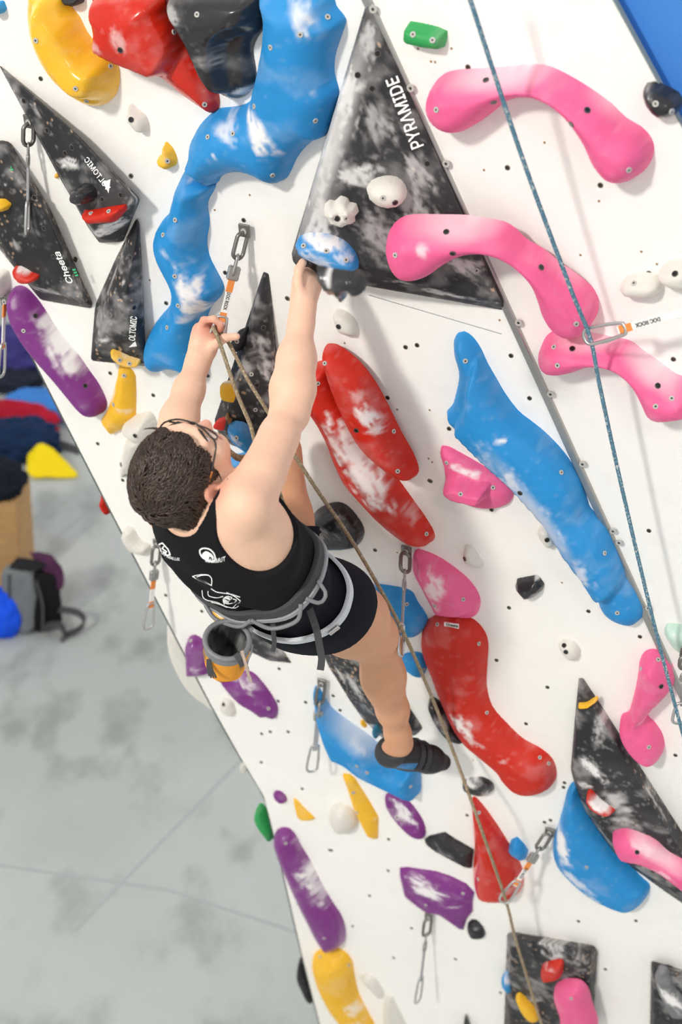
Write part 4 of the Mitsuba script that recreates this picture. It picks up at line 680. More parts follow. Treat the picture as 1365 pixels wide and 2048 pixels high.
# left hand around the carabiner
lp = D(408, 676, 3.385)
body.cone(LW, .027, lp, .029, .02); body.cone(D(398, 690, 3.38), .024, D(400, 660, 3.375), .019, .015); body.cone(D(418, 700, 3.385), .021, D(425, 680, 3.39), .020, .015)
for i, pts in enumerate([[(399, 656, 3.365), (408, 640, 3.355), (428, 638, 3.35), (441, 648, 3.36), (440, 659, 3.37)],
                         [(404, 660, 3.385), (414, 644, 3.385), (432, 643, 3.38), (443, 654, 3.39), (438, 664, 3.40)],
                         [(411, 668, 3.405), (420, 652, 3.41), (436, 650, 3.405), (446, 662, 3.415), (440, 672, 3.42)],
                         [(417, 676, 3.42), (426, 664, 3.43), (440, 663, 3.43), (446, 672, 3.435), (441, 680, 3.435)]]):
    finger([D(*p) for p in pts], .0093 - .0006 * (i == 3), .0075)
finger([D(412, 704, 3.38), D(432, 688, 3.36), D(450, 676, 3.345), D(474, 673, 3.34)], .0135, .0088)
skin = surface_nets(body.d, body.lo, GRID)
taubin(skin, 5)
V = np.array(skin.vertices)
def seg_d(P, a, b): ab = b - a; t = np.clip(((P - a) @ ab) / (ab @ ab), 0, 1); return np.linalg.norm(P - (a + t[:, None] * ab), axis=1)
pale, tan = s2l((232, 190, 164)), s2l((205, 152, 118))
w = sm(.16, .09, np.minimum.reduce([seg_d(V, RH, RK), seg_d(V, RK, RA), seg_d(V, LK, LA), seg_d(V, LH, LK)]))[:, None]
col = pale * (1 - w) + tan * w
red = np.maximum.reduce([sm(.05, .015, seg_d(V, D(405, 650, 3.36), D(440, 655, 3.38))), sm(.045, .01, np.linalg.norm(V - RE, axis=1)) * .5, sm(.05, .01, seg_d(V, hd(.09, -.01, -.03), hd(.09, -.01, 0))), sm(.03, .008, np.linalg.norm(V - hd(0, .11, -.03), axis=1)), sm(.05, .01, np.linalg.norm(V - RK, axis=1)) * .4])[:, None]
col = col * (1 - .28 * red * np.array([.1, 1, 1])); col *= (1 + .12 * (N_(V, 30, 3) - .5) + .10 * (N_(V, 220, 4, 2) - .5))[:, None]
lips = sm(.012, .004, seg_d(V, hd(-.02, .094, -.066), hd(.02, .094, -.066)))[:, None]; col = col * (1 - lips) + s2l((190, 110, 100)) * lips
stub = sm(.05, .02, seg_d(V, hd(.03, .06, -.095), hd(-.03, .06, -.095)))[:, None]; col *= 1 - .12 * stub * N_(V, 300, 9, 2)[:, None]
scene['person'] = mikit.ply(skin, 'm_skin', smooth=True, color=np.clip(col, 0, 1))
labels['person'] = {'label': 'climber in black tank top and shorts with glasses, one arm reaching the pyramid', 'category': 'person'}
SKIN = skin
for s in (1, -1):
    ey = trimesh.creation.icosphere(2, .0118); ey.apply_translation(hd(.032 * s, .081, -.002)); c = np.tile([.8, .78, .75], (len(ey.vertices), 1))
    c[(ey.vertices - hd(.032 * s, .081, -.002)) @ HF > .0105] = [.03, .02, .015]; part('person', 'eye', ey, 'm_gloss', True, c)

# ------------------------------------------------------------------ clothes, hair, glasses, shoes
def clip_mesh(F, d, smooth=3):
    m = surface_nets(d, F.lo, F.h); taubin(m, smooth); return m
def pts(F): return F.box(F.lo, F.lo + F.h * F.n)[1][:F.n[0], :F.n[1], :F.n[2]]
PT = pts(torso)[:torso.d.shape[0], :torso.d.shape[1], :torso.d.shape[2]]
BC = lerp(WA, PE, .10) + UP * .105
def ellv(P, c, M, r): q = (P - c) @ M.T.astype(np.float32); k0 = np.linalg.norm(q / np.float32(r), axis=-1); k1 = np.linalg.norm(q / np.float32(np.asarray(r) ** 2), axis=-1) + 1e-6; return k0 * (k0 - 1) / k1
ub = ((PT - BC) @ UP).astype(np.float32); bb = ((PT - BC) @ BK).astype(np.float32); lb = ((PT - BC) @ LAT).astype(np.float32)
off = .007 + .010 * sm(.26, .06, ub) * sm(-.02, .1, bb) + .006 * np.sin(lb * 55 + ub * 30) * sm(.3, .05, ub)
tank = torso.d - off.astype(np.float32)
SH = (RS + LS) / 2
for s, S0 in ((1, RS), (-1, LS)):
    tank = np.maximum(tank, -ellv(PT, S0 - UP * .022 + LAT * s * .043 + BK * .01, TM, (.080, .17, .138)))
tank = np.maximum(tank, -ellv(PT, NB + UP * .074 + LAT * .006 - BK * .02, TM, (.100, .13, .098)))
tank = np.maximum(tank, -(ub + .030))
tk = clip_mesh(torso, tank)
V = np.array(tk.vertices); c = np.tile(s2l((22, 22, 25)), (len(V), 1)) * (1 + .25 * (N_(V, 40, 1) - .5))[:, None]
part('person', 'tank_top', tk, 'm_matte', True, c, 'black sleeveless tank top with white prints'); TANK = tk
# shorts
sh = Field(np.min([PE, RH, LH, RK, LK, WA], 0) - .22, np.max([PE, RH, LH, RK, LK, WA], 0) + .22, .004)
sh.ell(PE, TM, (.163, .125, .145), .05); sh.ell(WA, TM, (.14, .105, .19), .05)
sh.cone(RS - UP * .06 - LAT * .03, .081, WA + LAT * .06, .081, .05); sh.cone(LS - UP * .06 + LAT * .03, .078, WA - LAT * .05, .071, .05)
HEM = lerp(RH, RK, .04); HEL = lerp(LH, LK, .42)
sh.cone(RH, .110, lerp(RH, RK, .22), .108, .04); sh.cone(LH, .105, lerp(LH, LK, .6), .105, .04)
PS = pts(sh); d = sh.d
rd, ld = unit(RK - RH), unit(LK - LH)
wr = (.004 * np.sin(((PS - RH) @ rd) * 90 + 4 * ((PS - RH) @ UP) * 10)).astype(np.float32)
d = np.maximum(d - wr * .6, ((PS - BC) @ UP).astype(np.float32) - .03)
nearR = np.linalg.norm(PS - HEM, axis=-1) < .26
d = np.where(nearR, np.maximum(d, ((PS - HEM) @ rd).astype(np.float32)), np.maximum(d, np.where(((PS - RH) @ rd) > .19, .02, -1).astype(np.float32)))
nearL = np.linalg.norm(PS - HEL, axis=-1) < .19
d = np.where(nearL, np.maximum(d, ((PS - HEL) @ ld).astype(np.float32)), d)
st = clip_mesh(sh, d); V = np.array(st.vertices)
part('person', 'shorts', st, 'm_matte', True, np.tile(s2l((20, 23, 30)), (len(V), 1)) * (1 + .3 * (N_(V, 30, 8) - .5))[:, None], 'black shorts')
# hair: cap and locks
def in_hair(q):
    r, f, u = q[..., 0], q[..., 1], q[..., 2]
    front = .058 + .22 * u + .006 * np.sin(r * 90)
    lim = np.where(u > .005, front, np.where(u > -.045, np.where(u > -.03, .040 - .35 * (.005 - u), .018), -.020))
    ear = ((f + .008) / .027) ** 2 + ((u + .026) / .038) ** 2 < 1
    return (f < lim) & (u > -.079) & ~(ear & (np.abs(r) > .045))
hf = Field(HC - .16, HC + .16, .004)
hf.ell(HC + HU * .014 - HF * .009, HM, (.080, .103, .094), .02); hf.cone(hd(-.03, -.06, -.05), .042, hd(.03, -.06, -.05), .042, .03)
PH = pts(hf); q = (PH - HC) @ HM.T
cut = np.where(in_hair(q), -.05, .05).astype(np.float32)
hm = clip_mesh(hf, np.maximum(hf.d, cut * .2), 4)
rng = np.random.default_rng(5)
sp, fi = trimesh.sample.sample_surface(hm, 6500, seed=3); nn = hm.face_normals[fi]
ok = in_hair((sp - HC) @ HM.T) & ((nn * (sp - HC)).sum(1) > .03); sp, nn = sp[ok], nn[ok]
locks, lc = [], []
for P0, n0 in zip(sp, nn):
    q = (P0 - HC) @ HM.T
    fwdness = sm(-.01, .09, q[2])
    dirn = HF * (.9 * fwdness - .25 * (1 - fwdness)) - HU * (1.0 * (1 - fwdness)) + HR * (.55 * np.sign(q[0]) * fwdness * .6 + .5 * math.sin(P0 @ HF * 55 + P0 @ HU * 40)) + rng.normal(0, .13, 3)
    dirn = unit(dirn - (dirn @ n0) * n0); sd = np.cross(n0, dirn); ln = rng.uniform(.024, .046); w = rng.uniform(-.35, .35); ph = rng.uniform(0, 6)
    if not in_hair((P0 + dirn * ln * .75 - HC) @ HM.T): ln *= .45
    t = np.linspace(0, 1, 7)[:, None]
    C = P0 + dirn * ln * t + sd * (w * ln * t ** 2 + .003 * np.sin(t * 5 + ph)) + n0 * (.0075 * np.sin(t * 2.7) - .004 + rng.uniform(0, .003) - .5 * (ln * t) ** 2 / .09)
    m = tube(C, np.array([.0016, .0023, .0024, .0022, .0018, .0012, .0004]), 4); locks.append(m)
    b = s2l((56, 42, 35)) * rng.uniform(.55, 1.6); lc.append(np.tile(b, (len(m.vertices), 1)))
V = np.array(hm.vertices)
allm = trimesh.util.concatenate([hm] + locks); c = np.vstack([np.tile(s2l((34, 27, 24)), (len(V), 1))] + lc)
scene['m_hair'] = prin(VC, .38, specular=.5)
part('person', 'hair', allm, 'm_hair', True, c, 'short wavy dark brown hair')
# eyebrows
for s in (1, -1): part('person', 'eyebrow', tube(np.array([hd(s * .014, .1005, .016), hd(s * .032, .098, .022), hd(s * .052, .083, .018)]), .003, 5), 'm_dark', True)
# glasses
GF = .108
rims = []
for s in (1, -1):
    rp_ = [(.010, .006), (.012, -.018), (.026, -.026), (.046, -.022), (.058, -.004), (.060, .012), (.036, .016), (.014, .013)]
    rims.append(tube(catmull([hd(s * a, GF - 2.6 * max(a - .01, 0) ** 2 * 2.2, b + .004) for a, b in rp_], True, .004), .0021, 6, True))
rims.append(tube(catmull([hd(-.011, GF, .008), hd(0, GF + .002, .012), hd(.011, GF, .008)], False, .004), .002, 6))
gl = 'person__glasses'
scene[gl] = mikit.ply(trimesh.util.concatenate(rims), 'm_dark_frame', smooth=True); scene['m_dark_frame'] = prin(rgb(.025, .022, .02), .25)
labels[gl] = {'label': 'dark thin-rimmed glasses'}
for s in (1, -1):
    A = [hd(s * .060, GF - .014, .014), hd(s * .074, .080, .014), hd(s * .0805, .035, .008), hd(s * .082, .005, .004)]
    part(gl, 'temple_arm', tube(catmull(A, False, .006), .0019, 6), 'm_dark_frame', True)
    part(gl, 'temple_tip', tube(catmull([hd(s * .082, .030, .0075), hd(s * .082, .002, .003), hd(s * .083, -.018, -.010)], False, .005), .0023, 6), 'm_orange', True, label='orange temple tip')
    P = Polygon([(.010, .006), (.012, -.018), (.026, -.026), (.046, -.022), (.058, -.004), (.060, .012), (.036, .016), (.014, .013)])
    v2, f2_ = trimesh.creation.triangulate_polygon(P, engine='earcut')
    part(gl, 'lens', trimesh.Trimesh(np.array([hd(s * a, GF - 2.6 * max(a - .01, 0) ** 2 * 2.2, b + .004) for a, b in v2]), f2_, process=False), 'm_lens')
scene['m_lens'] = {'type': 'thindielectric'}
# shoes
def shoe(heel, toe, ank, updir, blue):
    F = Field(np.minimum(np.minimum(heel, toe), ank) - .09, np.maximum(np.maximum(heel, toe), ank) + .09, .0035)
    ax = unit(toe - heel); up = unit(updir - (updir @ ax) * ax); sd = np.cross(ax, up)
    F.cone(heel + up * .004, .041, lerp(heel, toe, .35), .039, .02); F.cone(lerp(heel, toe, .3), .040, lerp(heel, toe, .75), .041, .02)
    F.cone(lerp(heel, toe, .7) - up * .004, .040, toe - ax * .004 - up * .008, .026, .02); F.cone(heel + up * .01, .040, lerp(heel, ank, .55), .041, .02)
    F.cone(lerp(heel, toe, .45) + up * .012, .034, lerp(heel, ank, .5) + ax * .01, .040, .03)
    P = pts(F); d = F.d; cdir = unit(ank - lerp(heel, toe, .15))
    d = np.maximum(d, ((P - lerp(heel, ank, .72)) @ unit(updir)).astype(np.float32))
    m = clip_mesh(F, d); V = np.array(m.vertices); a = (V - heel) @ ax; h = (V - heel) @ up
    c = np.tile(s2l((34, 34, 38)), (len(V), 1)) * (1 + .5 * (N_(V, 40, 2) - .5))[:, None]
    rubber = (h < -.008) | (a < .012); c[rubber] = s2l((58, 59, 62)) * .8
    if blue: bl = (a > .012) & (a < .075) & (h > -.012) & (h < .02) & ((V - heel) @ sd * np.sign(sd @ -FW) > .012); c[bl] = s2l((52, 104, 150))
    c = c * (1 + .6 * sm(.5, .75, N_(V, 26, 12))[:, None])
    k = part('person', 'shoe', m, 'm_hold', True, np.clip(c, 0, 1), 'black climbing shoe')
    for t in (.42, .56):                                    # closure straps over the instep
        o = lerp(heel, toe, t) + up * .01; ang = np.linspace(-1.9, 1.9, 24); P2 = []
        for g in ang:
            dr_ = math.cos(g) * up + math.sin(g) * sd
            rr = np.linspace(0, .08, 161); X = o + rr[:, None] * dr_; I = np.clip(((X - F.lo) / F.h).round().astype(int), 0, np.array(F.d.shape) - 1); v = F.d[tuple(I.T)]
            P2.append(o + dr_ * (rr[np.argmax(v > 0)] + .0015))
        P2 = np.array(P2); w = ax * .008; q = np.vstack([P2 - w, P2 + w]); n = len(P2); i = np.arange(n - 1)
        nm = np.array([math.cos(g) * up + math.sin(g) * sd for g in ang]) * .002; q = np.vstack([q, P2 - w + nm, P2 + w + nm])
        f = np.vstack([np.stack([i + 2 * n, i + 2 * n + 1, i + 3 * n + 1], 1), np.stack([i + 2 * n, i + 3 * n + 1, i + 3 * n], 1), np.stack([i, i + 2 * n, i + 2 * n + 1], 1), np.stack([i, i + 2 * n + 1, i + 1], 1), np.stack([i + n, i + n + 1, i + 3 * n + 1], 1), np.stack([i + n, i + 3 * n + 1, i + 3 * n], 1)])
        part(k, 'strap', trimesh.Trimesh(q, f, process=False), 'm_hold', True, np.tile(s2l((48, 48, 54)), (len(q), 1)))
shoe(RHL, RT, RA, RK - RA, True)
shoe(LA - unit(LK - LA) * -.01 - unit(LT - LA) * .03 - unit(LK - LA) * .05, LT, LA, LK - LA, False)

# ------------------------------------------------------------------ harness (worn, so part of the person)
def ring_on(F, dd, c, axis, off, n=72, ref=None):
    axis = unit(axis); a = unit(np.cross(axis, ref if ref is not None else [0, 0, 1.0])); b = np.cross(axis, a); out = []
    for g in np.arange(n) / n * 2 * np.pi:
        dr_ = math.cos(g) * a + math.sin(g) * b; rr = np.linspace(0, .24, 241); X = c + rr[:, None] * dr_
        I = np.clip(((X - F.lo) / F.h).round().astype(int), 0, np.array(dd.shape) - 1); v = dd[tuple(I.T)] - off; j = np.argmax(v > 0); out.append(rr[j] if v[j] > 0 else .12)
    r = np.array(out); r = np.array([np.median(np.take(r, range(i - 3, i + 4), mode='wrap')) for i in range(n)]); r = sum(np.roll(r, k) for k in range(-2, 3)) / 5
    g = np.arange(n) / n * 2 * np.pi
    return c + r[:, None] * (np.cos(g)[:, None] * a + np.sin(g)[:, None] * b)
def band(P, axis, width, th, closed=True):
    P = np.asarray(P); n = len(P); t = (np.roll(P, -1, 0) - np.roll(P, 1, 0)) if closed else np.gradient(P, axis=0); t /= np.linalg.norm(t, axis=1, keepdims=True)
    ax = np.broadcast_to(axis, P.shape); ax = ax - (ax * t).sum(1, keepdims=True) * t; ax /= np.linalg.norm(ax, axis=1, keepdims=True); nn = np.cross(t, ax)
    w = np.broadcast_to(width, (n,))[:, None] / 2
    rows = [P - ax * w * .92 - nn * th * .5, P - ax * w - nn * 0, P - ax * w * .92 + nn * th * .5, P + ax * w * .92 + nn * th * .5, P + ax * w, P + ax * w * .92 - nn * th * .5]
    V = np.vstack(rows); m = n if closed else n - 1; i = np.arange(m); j = (i + 1) % n; f = []
    for k in range(6):
        a, b = k * n, ((k + 1) % 6) * n; f += [np.stack([a + i, b + j, a + j], 1), np.stack([a + i, b + i, b + j], 1)]
    if not closed:
        for e in (0, n - 1): f.append(np.array([[e, e + n, e + 2 * n], [e, e + 2 * n, e + 3 * n], [e, e + 3 * n, e + 5 * n], [e + 3 * n, e + 4 * n, e + 5 * n]]))
    return trimesh.Trimesh(V, np.vstack(f), process=False)
tors2 = torso.d - off.astype(np.float32)
bp_ = ring_on(torso, tors2, BC - UP * .005, UP, .010)
HK = 'person__harness'
scene[HK] = mikit.ply(band(bp_, UP, .046, .012), 'm_harness', smooth=40); labels[HK] = {'label': 'grey and black climbing harness'}
scene['m_harness'] = prin(rgb(.055, .055, .06), .8)
part(HK, 'belt_trim', band(BC + (bp_ - BC) * 1.045 - UP * .012, UP, .012, .006), 'm_grey_web', 40, label='grey webbing along the belt')
def nearest_ring(P, x, y): q = proj(P); vis = q[:, 2] < np.median(q[:, 2]) + .02; return int(np.argmin(np.where(vis, np.hypot(q[:, 0] - x, q[:, 1] - y), 1e9)))
for (x0, y0), (x1, y1), sag, rad in [((425, 1185), (500, 1225), .016, .0048), ((505, 1228), (598, 1215), .034, .0050), ((612, 1205), (640, 1165), .030, .0048)]:
    A, B = bp_[nearest_ring(bp_, x0, y0)], bp_[nearest_ring(bp_, x1, y1)]; A = A + unit(A - BC) * .008; B = B + unit(B - BC) * .008
    M = (A + B) / 2; o = unit(M - BC); C = catmull([A, lerp(A, M, .4) + o * .018 - UP * sag * .8, M + o * .022 - UP * sag, lerp(B, M, .4) + o * .018 - UP * sag * .8, B], False, .006)
    part(HK, 'gear_loop', tube(C, rad, 8), 'm_gear_loop', True)
scene['m_gear_loop'] = prin(rgb(.20, .205, .22), .5)
LLC = lerp(RH, RK, -.26)
lp_ = ring_on(sh, sh.d, LLC, unit(rd + UP * -.10), .008, ref=UP)
part(HK, 'leg_loop', band(lp_, rd, .030, .009), 'm_leg_loop', 40, label='pale grey leg loop')
scene['m_leg_loop'] = prin(rgb(.56, .59, .63), .75)
i = nearest_ring(lp_, 668, 1262); bx = rbox(.020, .030, .012); o = unit(lp_[i] - LLC); tt = unit(lp_[(i + 1) % len(lp_)] - lp_[i - 1])
bx.apply_transform(frame(lp_[i] + o * .006, np.cross(tt, o), tt, o)); part(HK, 'buckle', bx, 'm_alu', label='grey leg loop buckle')
def strip(pix, width, m, name, th=.003, label=None):
    P = catmull([D(*p) for p in pix], False, .012); part(HK, name, band(P, unit(np.cross(P[-1] - P[0], FW)), width, th, False), m, 30, label=label)
strip([(608, 1190, 3.085), (622, 1225, 3.085), (634, 1262, 3.10), (640, 1295, 3.13), (644, 1318, 3.14), (641, 1340, 3.145)], .017, 'm_harness', 'strap_tail', label='dangling black strap tail')
strip([(546, 1240, 3.04), (547, 1262, 3.05), (549, 1285, 3.07), (546, 1303, 3.08)], .011, 'm_harness', 'keeper_strap')
strip([(690, 1168, 3.17), (663, 1145, 3.2), (640, 1128, 3.22)], .011, 'm_leg_loop', 'riser_strap') if False else None
# prints on the shirt's back, laid onto the cloth
def on_tank(P2):
    d_ = np.array([ray(x, y) for x, y in P2]); d_ /= np.linalg.norm(d_, axis=1, keepdims=True)
    loc, ir, ft = TANK.ray.intersects_location(np.tile(CAM, (len(d_), 1)), d_, multiple_hits=False); out = np.full((len(d_), 3), np.nan); out[ir] = loc + TANK.face_normals[ft] * .0012
    return out
def print_poly(name, poly, label=None):
    geoms = getattr(poly, 'geoms', [poly]); Vs, Fs, n = [], [], 0
    for g in geoms:
        if g.area < .3: continue
        v, f = trimesh.creation.triangulate_polygon(g.segmentize(6), engine='earcut'); W = on_tank(v); good = ~np.isnan(W[f]).any((1, 2))
        W = np.nan_to_num(W); Vs.append(W); Fs.append(f[good] + n); n += len(v)
    if n and len(np.vstack(Fs)): part('person__tank_top', name, trimesh.Trimesh(np.vstack(Vs), np.vstack(Fs), process=False), 'm_white_print', label=label)
def print_text(name, text, p0, p1, h, label=None, bow=0.0):
    t = meshkit.text_mesh(text, 1.0, .01, True); v = np.array(t.vertices); f = t.faces[np.abs(t.face_normals[:, 2] - 1) < .01]
    x = v[:, 0] - v[:, 0].min(); w = x.max(); e = (np.array(p1, float) - p0); ln = np.linalg.norm(e); e /= ln; u = np.array([e[1], -e[0]])
    P2 = np.array(p0) + (x / w * ln)[:, None] * e + (v[:, 1] * h + bow * (1 - (2 * x / w - 1) ** 2))[:, None] * u
    W = on_tank(P2); good = ~np.isnan(W[f]).any((1, 2)); W = np.nan_to_num(W)
    if good.any(): part('person__tank_top', name, trimesh.Trimesh(W, f[good], process=False), 'm_white_print', label=label)
from shapely.geometry import LineString
from shapely.ops import unary_union
K4 = lambda P: px('k4', P)
rg = Polygon(catmull(K4([(430, 160), (460, 140), (510, 150), (545, 190), (545, 235), (505, 240), (450, 210)]), True, 2))
body_m = Polygon(catmull(K4([(445, 205), (452, 180), (478, 162), (505, 172), (528, 190), (540, 215), (530, 228), (520, 210), (508, 205), (500, 225), (512, 236), (490, 230), (470, 216)]), True, 2)).buffer(0)
print_poly('emblem', unary_union([rg.exterior.buffer(1.5), body_m]), 'round white mammoth emblem')
print_text('lettering', 'MAMMUT', K4([(474, 246)])[0], K4([(630, 236)])[0], 8.5, 'white block lettering under the round emblem', -3)
hx = Polygon(K4([(115, 110), (140, 100), (185, 150), (200, 190), (175, 195), (128, 160)]))
print_poly('emblem', unary_union([hx.exterior.buffer(1.4), LineString(K4([(150, 128), (138, 142), (160, 158), (172, 165), (165, 178), (150, 168)])).buffer(1.3)]), 'white hexagon emblem')
print_text('lettering', 'UNPARALLEL', K4([(128, 178)])[0], K4([(275, 236)])[0], 5.5, 'small white lettering under the hexagon emblem', -4)
art = [[(375, 360), (430, 390), (500, 418), (520, 425), (522, 380), (500, 352), (450, 350), (410, 362)], [(375, 358), (440, 345), (495, 348)], [(395, 372), (470, 402), (522, 430)],
       [(520, 455), (560, 480), (620, 490), (680, 500), (740, 520)], [(448, 470), (455, 520), (490, 545), (560, 560), (640, 595), (700, 605), (730, 590)], [(495, 475), (500, 510), (560, 525), (610, 515)],
       [(640, 485), (700, 515), (745, 550)], [(620, 575), (612, 540), (640, 515), (680, 525), (660, 545), (650, 570), (690, 565), (715, 545), (690, 535)], [(690, 600), (715, 575), (740, 560)], [(520, 560), (580, 575), (640, 600)]]
print_poly('flame_print', unary_union([LineString(catmull(K4(a), False, 2)).buffer(.95) for a in art] + [Polygon(catmull(K4([(615, 540), (640, 520), (665, 530), (650, 555), (660, 575), (625, 570)]), True, 2)).buffer(0)]), 'white line drawing of flames')

# ------------------------------------------------------------------ chalk bag
cb = 'chalk_bag'; labels[cb] = {'label': 'orange chalk bag with a grey rim and black lining hanging from the harness', 'category': 'chalk bag'}
CBC = D(455, 1281, 3.04); CZ = unit(cam(.10, .60, .78)); CX = unit(cam(1, 0, -.1) - (cam(1, 0, -.1) @ CZ) * CZ); CY = np.cross(CZ, CX); RB = .050
def lathe(prof, o, x, y, z, n=40, wob=0):
    g = np.arange(n) * 2 * np.pi / n; V = []
    for i, (r, h) in enumerate(prof):
        rr = r * (1 + wob * np.sin(5 * g + h * 60) * (0 if i in (0,) else 1)); V.append(o + rr[:, None] * (np.cos(g)[:, None] * x + np.sin(g)[:, None] * y) + h * z)
    V = np.vstack(V); m = len(prof); i, j = np.meshgrid(np.arange(m - 1), np.arange(n), indexing='ij'); q = np.stack([i * n + j, i * n + (j + 1) % n, (i + 1) * n + (j + 1) % n, (i + 1) * n + j], -1).reshape(-1, 4)
    return trimesh.Trimesh(V, np.vstack([q[:, [0, 1, 2]], q[:, [0, 2, 3]]]), process=False)
SK = CZ * .0
bodyp = [(RB * .98, 0), (RB * 1.0, -.012), (RB * 1.06, -.04), (RB * 1.02, -.075), (RB * .92, -.105), (RB * .75, -.122), (RB * .3, -.128), (.001, -.128)]
m = lathe(bodyp, CBC, CX, CY, CZ, 48, .025); V = np.array(m.vertices)
c = np.tile(s2l((226, 152, 58)), (len(V), 1)) * (1 + .25 * (N_(V, 50, 1) - .5))[:, None]; g_ = N_(V, 34, 8) > .64; c[g_] = s2l((110, 95, 75))
part(cb, 'pouch', m, 'm_matte', True, np.clip(c, 0, 1), 'orange fabric pouch')
g = np.arange(48) / 48 * 2 * np.pi
part(cb, 'rim', tube(CBC + RB * 1.0 * (np.cos(g)[:, None] * CX + np.sin(g)[:, None] * CY) * 1.0 + CZ * .002, .0062, 8, True), 'm_gear_loop', True, label='grey padded rim')
m = lathe([(RB * .95, .002), (RB * .88, -.01), (RB * .84, -.04), (RB * .7, -.08), (RB * .4, -.10), (.001, -.105)], CBC, CX, CY, CZ, 40, .06); V = np.array(m.vertices)
c = np.tile(s2l((40, 40, 42)), (len(V), 1)); c = c + .22 * sm(.42, .72, N_(V, 45, 4))[:, None]; part(cb, 'lining', m, 'm_matte', True, c, 'black chalky lining')
part(cb, 'rim_band', lathe([(RB * 1.035, -.002), (RB * 1.05, -.018), (RB * 1.06, -.024), (RB * 1.02, -.025)], CBC, CX, CY, CZ, 40), 'm_gear_loop', True, label='grey band below the rim')
def cbar(pix, w, m, name, th=.003, label=None):
    P = catmull([D(*p) for p in pix], False, .01); part(cb, name, band(P, unit(np.cross(P[-1] - P[0], FW)), w, th, False), m, 30, label=label)
cbar([(452, 1240, 3.085), (470, 1236, 3.10), (492, 1246, 3.07), (505, 1262, 3.04)], .010, 'm_gear_loop', 'hanging_loop')
cbar([(472, 1308, 2.985), (480, 1320, 2.975), (486, 1332, 2.98)], .013, 'm_harness', 'buckle_strap')
cbar([(484, 1302, 2.98), (490, 1322, 2.968), (496, 1345, 2.98), (502, 1364, 2.99)], .007, 'm_cord', 'brush_strap', label='pale strap with a ring')
scene['m_cord'] = prin(rgb(.42, .33, .27), .8)
part(cb, 'draw_cord', tube(catmull([D(*p) for p in [(506, 1290, 3.0), (503, 1305, 2.975), (498, 1316, 2.97), (494, 1330, 2.975), (497, 1338, 2.98)]], False, .006), .0022, 6), 'm_gear_loop', True)
part(cb, 'cord_tassel', trimesh.util.concatenate([tube(catmull([D(417 + k, 1318, 3.03), D(419 + 2 * k, 1338, 3.03), D(424 + 3 * k + (k % 3), 1352 + 4 * (k % 2), 3.03)], False, .006), .002, 5) for k in range(-2, 4)]), 'm_harness', True, label='frayed black cord end')

# ------------------------------------------------------------------ ropes
def rope_tex(c1, c2, c3):
    def f(p, n, uv):
        a = noise(p.x * 260 + p.z * 190, p.y * 260, p.z * 260 - p.x * 150)
        return mix(mix(c1, c2, smoothstep(.45, .6, a)), c3, smoothstep(.68, .74, noise(p.x * 330, p.z * 330 + p.x * 200, p.y * 90)))
    return mikit.proc(f)
scene['m_rope_brown'] = prin(rope_tex((.30, .235, .15), (.22, .165, .10), (.42, .35, .25)), .85)
scene['m_rope_blue'] = prin(rope_tex((.10, .22, .30), (.07, .15, .22), (.42, .46, .46)), .85)
MOUTH = hd(0, .104, -.066)
def W_(x, y, h=0.0): return L.hit(x, y, h)
CLIP = W_(1012, 1800, .15)
rp1 = [D(604, 1100, 3.22), D(585, 1045, 3.16), D(566, 1005, 3.10), D(548, 955, 3.06), D(520, 922, 3.0), D(495, 914, 2.95), D(468, 909, 2.91), MOUTH]
rp2 = [MOUTH - HU * .010 + HR * .006, D(470, 914, 2.90), D(500, 920, 2.97), D(518, 914, 3.03), D(515, 897, 3.06), D(509, 880, 3.085), D(501, 850, 3.12), D(486, 815, 3.165), D(471, 778, 3.205), D(450, 716, 3.275), D(436, 675, 3.325), D(427, 656, 3.355), D(431, 652, 3.38),
       D(441, 665, 3.395), D(458, 686, 3.39), D(494, 756, 3.375), D(525, 806, 3.36), D(560, 862, 3.345), D(592, 915, 3.34), D(640, 988, 3.39), D(692, 1062, 3.43), D(746, 1152, 3.50), D(800, 1250, 3.585), D(852, 1365, 3.78), D(906, 1500, 4.05), W_(962, 1655, .20), CLIP,
       W_(1030, 1872, .14), W_(1052, 1945, .15), W_(1078, 2030, .17), W_(1105, 2110, .20)]
part('brown_rope', 'mouth_strand', tube(catmull(rp1, False, .012), .0050, 8), 'm_rope_brown', True)
part('brown_rope', 'lead_strand', tube(catmull(rp2, False, .012), .0050, 8), 'm_rope_brown', True)
labels['brown_rope'] = {'label': 'thick brown climbing rope running from the climber down across the wall', 'category': 'rope'}
HOOK = R.hit(1181, 676, .13)
bl = [R.hit(922, -60, .20), R.hit(1040, 300, .17), R.hit(1140, 572, .14), HOOK, R.hit(1200, 770, .13), R.hit(1240, 955, .13), R.hit(1290, 1170, .13), R.hit(1330, 1330, .13), R.hit(1375, 1500, .13)]
scene['blue_rope'] = mikit.ply(tube(catmull(bl, False, .012), .0046, 8), 'm_rope_blue', smooth=True); labels['blue_rope'] = {'label': 'tight blue flecked rope running down in front of the right panel', 'category': 'rope'}

scene['m_grey_tape'] = prin(rgb(.36, .36, .37), .8)
